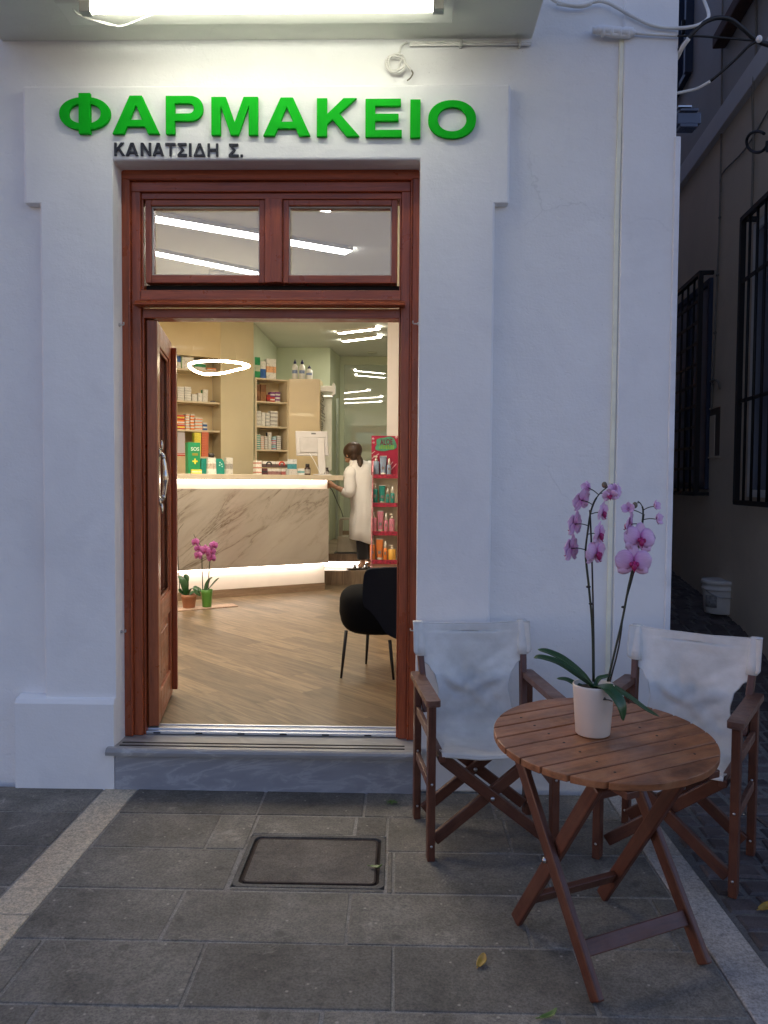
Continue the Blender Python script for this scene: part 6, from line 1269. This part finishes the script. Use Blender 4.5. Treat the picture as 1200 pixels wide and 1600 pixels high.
f = MB(); f.tube([Q2(281, 926), Q2(279, 890), Q2(277.5, 835), Q2(287, 818)], [.005, .004, .003, .002], 6, smooth_pts=3); f.build('stem', MSTM, t2)

# ------------------------------------------------------------------ step stool, cord
sc0 = PZ(547, 865, zt2); sk = (sc0.y - CAM.y) / FPX
stl = thing('step_stool', (sc0.x, sc0.y + .12, zt2), 'grey beige step stool standing on the platform behind the woman', 'stool'); MST_ = M('stool_grey', (.40, .37, .28), .4, .2)
def Q3(px, py, dy=0): return PY(px, py, sc0.y + dy)
f = MB(); zt3 = Q3(547, 810).z; xm0, xm1 = Q3(531, 809).x, Q3(547, 809).x; xb0, xb1 = Q3(526, 862).x, Q3(556, 862).x; zm = Q3(540, 838).z
f.prism([[(xb0, zt2 + .014), (xb1 + .02, zt2 + .014), (xb1, zm), (xb0 + .012, zm)]], (0, sc0.y, 0), (1, 0, 0), (0, 0, 1), (0, .24, 0)); f.build('lower_step', MST_, stl, bevel=.008)
f = MB(); f.box((xm0, sc0.y + .02, zt3 - .02), (xm1 + .02, sc0.y + .22, zt3)); f.build('top_step', MST_, stl, bevel=.005)
f = MB(); f.box((xb0 - .03, sc0.y - .02, zt2 + .001), (xb1 + .10, sc0.y + .26, zt2 + .013)); f.build('base', M('stool_base', (.05, .055, .06), .5), stl, bevel=.004)
for a, b in ((xm0 + .004, xb0 + .016), (xm1 - .0, xb1 - .02)): f = MB(); f.bar((a, sc0.y + .04, zm), (a, sc0.y + .04, zt3 - .02), .03, .03); f.build('leg', MST_, stl); f = MB(); f.bar((a, sc0.y + .2, zm), (a, sc0.y + .2, zt3 - .02), .03, .03); f.build('leg', MST_, stl)
f = MB(); f.tube([PY(514, 760, 5.62), PY(520, 768, 5.62), PY(527, 785, 5.65), PY(533, 798, 5.72), PY(536, 808, sc0.y + .04)], .006, 7, smooth_pts=5); f.build('cord', M('cord_grey', (.10, .10, .08), .5), label='thin grey cord hanging from the woman\'s hand down to the stool', cat='cord')
f = MB(); f.tube([PY(508, 735, 5.2), PY(506.5, 745, 5.05), PY(506, 757, 5.0), PY(507.5, 766, 5.0), PY(511, 760, 5.1), PY(512, 752, 5.2)], .005, 6, smooth_pts=5); f.build('cord', M('cord_grey', (.10, .10, .08), .5), label='loop of dark cord hanging over the right end of the counter', cat='cord')
# ------------------------------------------------------------------ the woman behind the counter: bending to the left, seen from behind
WY = 5.60
per = thing('person', PZ(566, 892, zt1), 'person in a long white coat with tied brown hair, bending towards the counter end', 'person')
def Wp(px, py, dy=0): return PY(px, py, WY + dy)
MSKIN = M('skin', (.50, .27, .17), .5, var=.06)
FW = Vector((-.80, .60, 0)); LFT = Vector((-.6, -.8, 0))
hip = Wp(573, 797); sp1 = Wp(572, 772); chs = Wp(566, 743); nk0 = Wp(557, 727); nk1 = Wp(552, 719); hd_ = Wp(549, 709.5)
shl_, shr = Wp(548, 738, -.15), Wp(580, 731, .12)
elb = Wp(546, 771, -.20); wri = Wp(523, 760, -.10); pal = Wp(517, 757, -.08)
elr = Wp(570, 775, .16); wrr = Wp(560, 800, .10); plr = Wp(556, 806, .08)
hl, hr = hip + LFT * .09, hip - LFT * .09
kl, kr = Wp(566, 848, -.06), Wp(574, 846, .08)
al, ar_ = Wp(567, 882, -.03), Wp(581, 884, .10); al.z = ar_.z = zt1 + .075
tl_, trr = Wp(560, 890, -.05), Wp(573, 890, .06); tl_.z = trr.z = zt1 + .022
V, E, RR = [], [], []
def node(p, r, par=None):
    V.append(Vector(p)); RR.append(r); i = len(V) - 1
    if par is not None: E.append((par, i))
    return i
a = node(hip, .135); b1 = node(sp1, .115, a); b2 = node(chs, .13, b1); b3 = node(nk0, .062, b2); b4 = node(nk1, .050, b3)
h1_ = node(hd_ + FW * .005 - Vector((0, 0, .015)), .080, b4); h2_ = node(hd_ + Vector((0, 0, .06)), .078, h1_)
ls = node(shl_, .062, b2); le = node(elb, .045, ls); lw = node(wri, .027, le); lp = node(pal, .030, lw)
rs_ = node(shr, .062, b2); re = node(elr, .045, rs_); rw = node(wrr, .027, re); rp = node(plr, .030, rw)
for hh, kk, aa, tt in ((hl, kl, al, tl_), (hr, kr, ar_, trr)):
    i = node(hh - Vector((0, 0, .05)), .095, a); k_ = node(kk, .058, i); m1 = node(kk * .45 + aa * .55 + Vector((.01, 0, 0)), .048, k_); n_ = node(aa, .036, m1); node(tt, .030, n_)
for base, dirv in ((lp, Vector((-.9, .1, -.25))), (rp, Vector((-.7, .3, -.5)))):
    hp_ = V[base]; dirv.normalize(); sdv = dirv.cross(Vector((0, 0, 1))).normalized(); upv = sdv.cross(dirv)
    for k, (o_, l_) in enumerate(((-.028, .072), (-.009, .082), (.010, .078), (.027, .062))):
        q1 = hp_ + dirv * .030 + upv * o_; q2 = q1 + dirv * l_ * .5 + Vector((0, 0, -.006)); q3 = q2 + dirv * l_ * .42 + Vector((0, 0, -.020)) + sdv * .012
        i = node(q1, .011, base); i = node(q2, .0095, i); node(q3, .008, i)
    i = node(hp_ + upv * .035 - dirv * .005 + sdv * .015, .012, base); node(hp_ + upv * .050 + dirv * .035 + sdv * .025, .009, i)
me = bpy.data.meshes.new('body'); me.from_pydata([v - ORG[per.name] for v in V], E, []); body = bpy.data.objects.new('body', me); COL.objects.link(body); body.parent = per; ORG[body.name] = ORG[per.name]
md = body.modifiers.new('skin', 'SKIN')
for i, r in enumerate(RR): me.skin_vertices[0].data[i].radius = (r, r)
me.skin_vertices[0].data[0].use_root = True; md.use_smooth_shade = True
body.modifiers.new('sub', 'SUBSURF').render_levels = 2; me.materials.append(MSKIN)
# face: nose, ear, eye, lips (profile, looking left and down)
fd = (FW + Vector((0, 0, -.35))).normalized(); fc = hd_ + Vector((0, 0, .0))
f = MB(); f.ball(fc + fd * .088 - Vector((0, 0, .012)), (.016, .016, .020), 0, 10, 8); f.ball(fc + fd * .060 - Vector((0, 0, .055)), (.032, .032, .028), 0, 10, 8); f.build('nose', MSKIN, body)
f = MB(); f.ball(fc + LFT * .078 - FW * .005 - Vector((0, 0, .008)), (.014, .014, .030), 0, 10, 8); f.build('ear', MSKIN, body)
f = MB(); f.ball(fc + fd * .072 + LFT * .034 + Vector((0, 0, .018)), .011, 0, 8, 6); f.ball(fc + fd * .072 - LFT * .034 + Vector((0, 0, .018)), .011, 0, 8, 6); f.build('eye', M('eye_dark', (.03, .02, .015), .2), body)
f = MB(); f.ball(fc + fd * .084 - Vector((0, 0, .045)), (.018, .018, .007), 0, 8, 6); f.build('mouth', M('lips', (.34, .10, .09), .5), body)
# hair: cap swept back into a low ponytail
def hairmat():
    m, t, b = new_mat('brown_hair'); p = objc(t); mp = N(t, 'ShaderNodeMapping'); mp.inputs['Scale'].default_value = (30, 30, 9); L(t, p, mp.inputs[0]); n = noise(t, mp.outputs[0], 4, 5, .6, .5)
    c = ramp(t, n.outputs[0], [(.3, (.010, .005, .003)), (.7, (.075, .034, .015))]); L(t, c.outputs[0], b.inputs['Base Color']); b.inputs['Roughness'].default_value = .45; bump(t, b, n.outputs[0], .5, .006); return m
MHAIR = hairmat(); f = MB(); bk_ = -FW
rotH = Matrix.Rotation(math.atan2(FW.y, FW.x), 3, 'Z') @ Matrix.Rotation(R(20), 3, 'Y')
f.ball(fc + bk_ * .022 + Vector((0, 0, .040)), (.125, .104, .104), 0, 24, 16, rotH)
f.ball(fc + bk_ * .055 - Vector((0, 0, .005)), (.075, .080, .085), 0, 18, 12, rotH)
pt0 = fc + bk_ * .118 - Vector((0, 0, .045)); f.tube([pt0 - bk_ * .03 + Vector((0, 0, .02)), pt0, pt0 + bk_ * .045 - Vector((0, 0, .05)) + LFT * .03, pt0 + bk_ * .05 - Vector((0, 0, .11)) + LFT * .05, pt0 + bk_ * .03 - Vector((0, 0, .155)) + LFT * .05], [.03, .034, .036, .028, .010], 12, smooth_pts=4)
f.build('hair', MHAIR, per)
f = MB(); f.tube([pt0 + Vector((.028 * math.cos(R(a)), .028 * math.sin(R(a)), .004)) for a in range(0, 360, 40)], .008, 6, closed=True); f.build('hair_tie', M('tie_pale', (.5, .42, .36), .6), per)
# white coat: loft along the bent back, two sleeves
MCOAT = M('white_coat', (.82, .80, .78), .8, var=.05, vs=5, bmp=.5, bs=14)
def ring(c, rx, rf, ax=None, tilt=None, n=28):
    sd = LFT; fw = FW if ax is None else Vector(ax).normalized(); out = []
    for k in range(n): a = 2 * math.pi * k / n; out.append(Vector(c) + sd * rx * math.cos(a) + fw * rf * math.sin(a))
    return out
fwT = (FW + Vector((0, 0, -.45))).normalized()
secs = [(Wp(555, 718), .060, .056, fwT), (Wp(557, 722), .090, .075, fwT), (Wp(560.5, 727), .165, .105, fwT), (Wp(564.5, 735), .215, .135, fwT), (Wp(567.5, 747), .220, .155, fwT), (Wp(570, 762), .210, .155, FW), (Wp(571, 778), .205, .155, FW), (Wp(571.5, 796), .210, .165, FW), (Wp(571, 812), .205, .165, FW), (Wp(570, 828), .195, .160, FW), (Wp(569, 847), .185, .155, FW), (Wp(568.9, 847.2), .175, .145, FW)]
vs = []
from mathutils import noise as mno
for i, (c, rx, rf, ax) in enumerate(secs):
    for k, p in enumerate(ring(c, rx, rf, ax)):
        a = 2 * math.pi * k / 28; fl = (.018 * math.sin(a * 5 + 1) + .012 * math.sin(a * 9 + i * .3)) * max(0, (i - 4) / 7) + .04 * mno.noise(Vector((p.x * 9, p.y * 9, p.z * 5)))
        vs.append(p + (p - Vector(c)).normalized() * fl + (Vector((0, 0, .05 * math.cos(a - .6))) if i > 9 else Vector()))
nn = 28; ns_ = len(secs); f = MB(); f.add(vs, [(i * nn + k, i * nn + (k + 1) % nn, (i + 1) * nn + (k + 1) % nn, (i + 1) * nn + k) for i in range(ns_ - 1) for k in range(nn)], None, 0, True)
f.tube([shl_ * .75 + chs * .25 + Vector((0, 0, .03)), shl_ + Vector((0, 0, -.02)), shl_ * .5 + elb * .5, elb + Vector((0, 0, .02)), elb * .80 + wri * .20, elb * .66 + wri * .34], [.075, .085, .074, .068, .062, .058], 16, smooth_pts=4)
f.tube([shr * .75 + chs * .25 + Vector((0, 0, .03)), shr, shr * .5 + elr * .5, elr, elr * .5 + wrr * .5], [.07, .078, .07, .064, .056], 16, smooth_pts=4)
f.build('coat', MCOAT, per)
f = MB()
f.tube([Wp(546.5, 724, -.04), Wp(551, 719.5, -.02), Wp(557, 718.5, .02), Wp(561, 722, .05)], [.014, .024, .024, .014], 8, smooth_pts=4); f.build('collar', MCOAT, per)
# dark trousers and sandals
MTRO = M('dark_trousers', (.014, .013, .016), .8, var=.2)
for hh, kk, aa in ((hl, kl, al), (hr, kr, ar_)):
    f = MB(); f.tube([hh * .35 + kk * .65, kk + Vector((0, 0, .03)), kk * .6 + aa * .4, kk * .22 + aa * .78], [.070, .072, .070, .068], 16, smooth_pts=4); f.build('trouser_leg', MTRO, per)
for aa, tt in ((al, tl_), (ar_, trr)):
    d = (tt - aa); d.z = 0; d.normalize(); f = MB(); q = Vector((aa.x, aa.y, zt1 + .010)); f.bar(q - d * .06, q + d * .19, .085, .018); f.tube([q + d * .10 + d.cross(Vector((0, 0, 1))) * .045, q + d * .10 + Vector((0, 0, .048)), q + d * .10 - d.cross(Vector((0, 0, 1))) * .045], .011, 8, smooth_pts=4); f.tube([q - d * .04 + d.cross(Vector((0, 0, 1))) * .04, q - d * .05 + Vector((0, 0, .07)), q - d * .04 - d.cross(Vector((0, 0, 1))) * .04], .009, 8, smooth_pts=4); f.build('sandal', M('dark_leather', (.02, .014, .012), .5), per, bevel=.006)
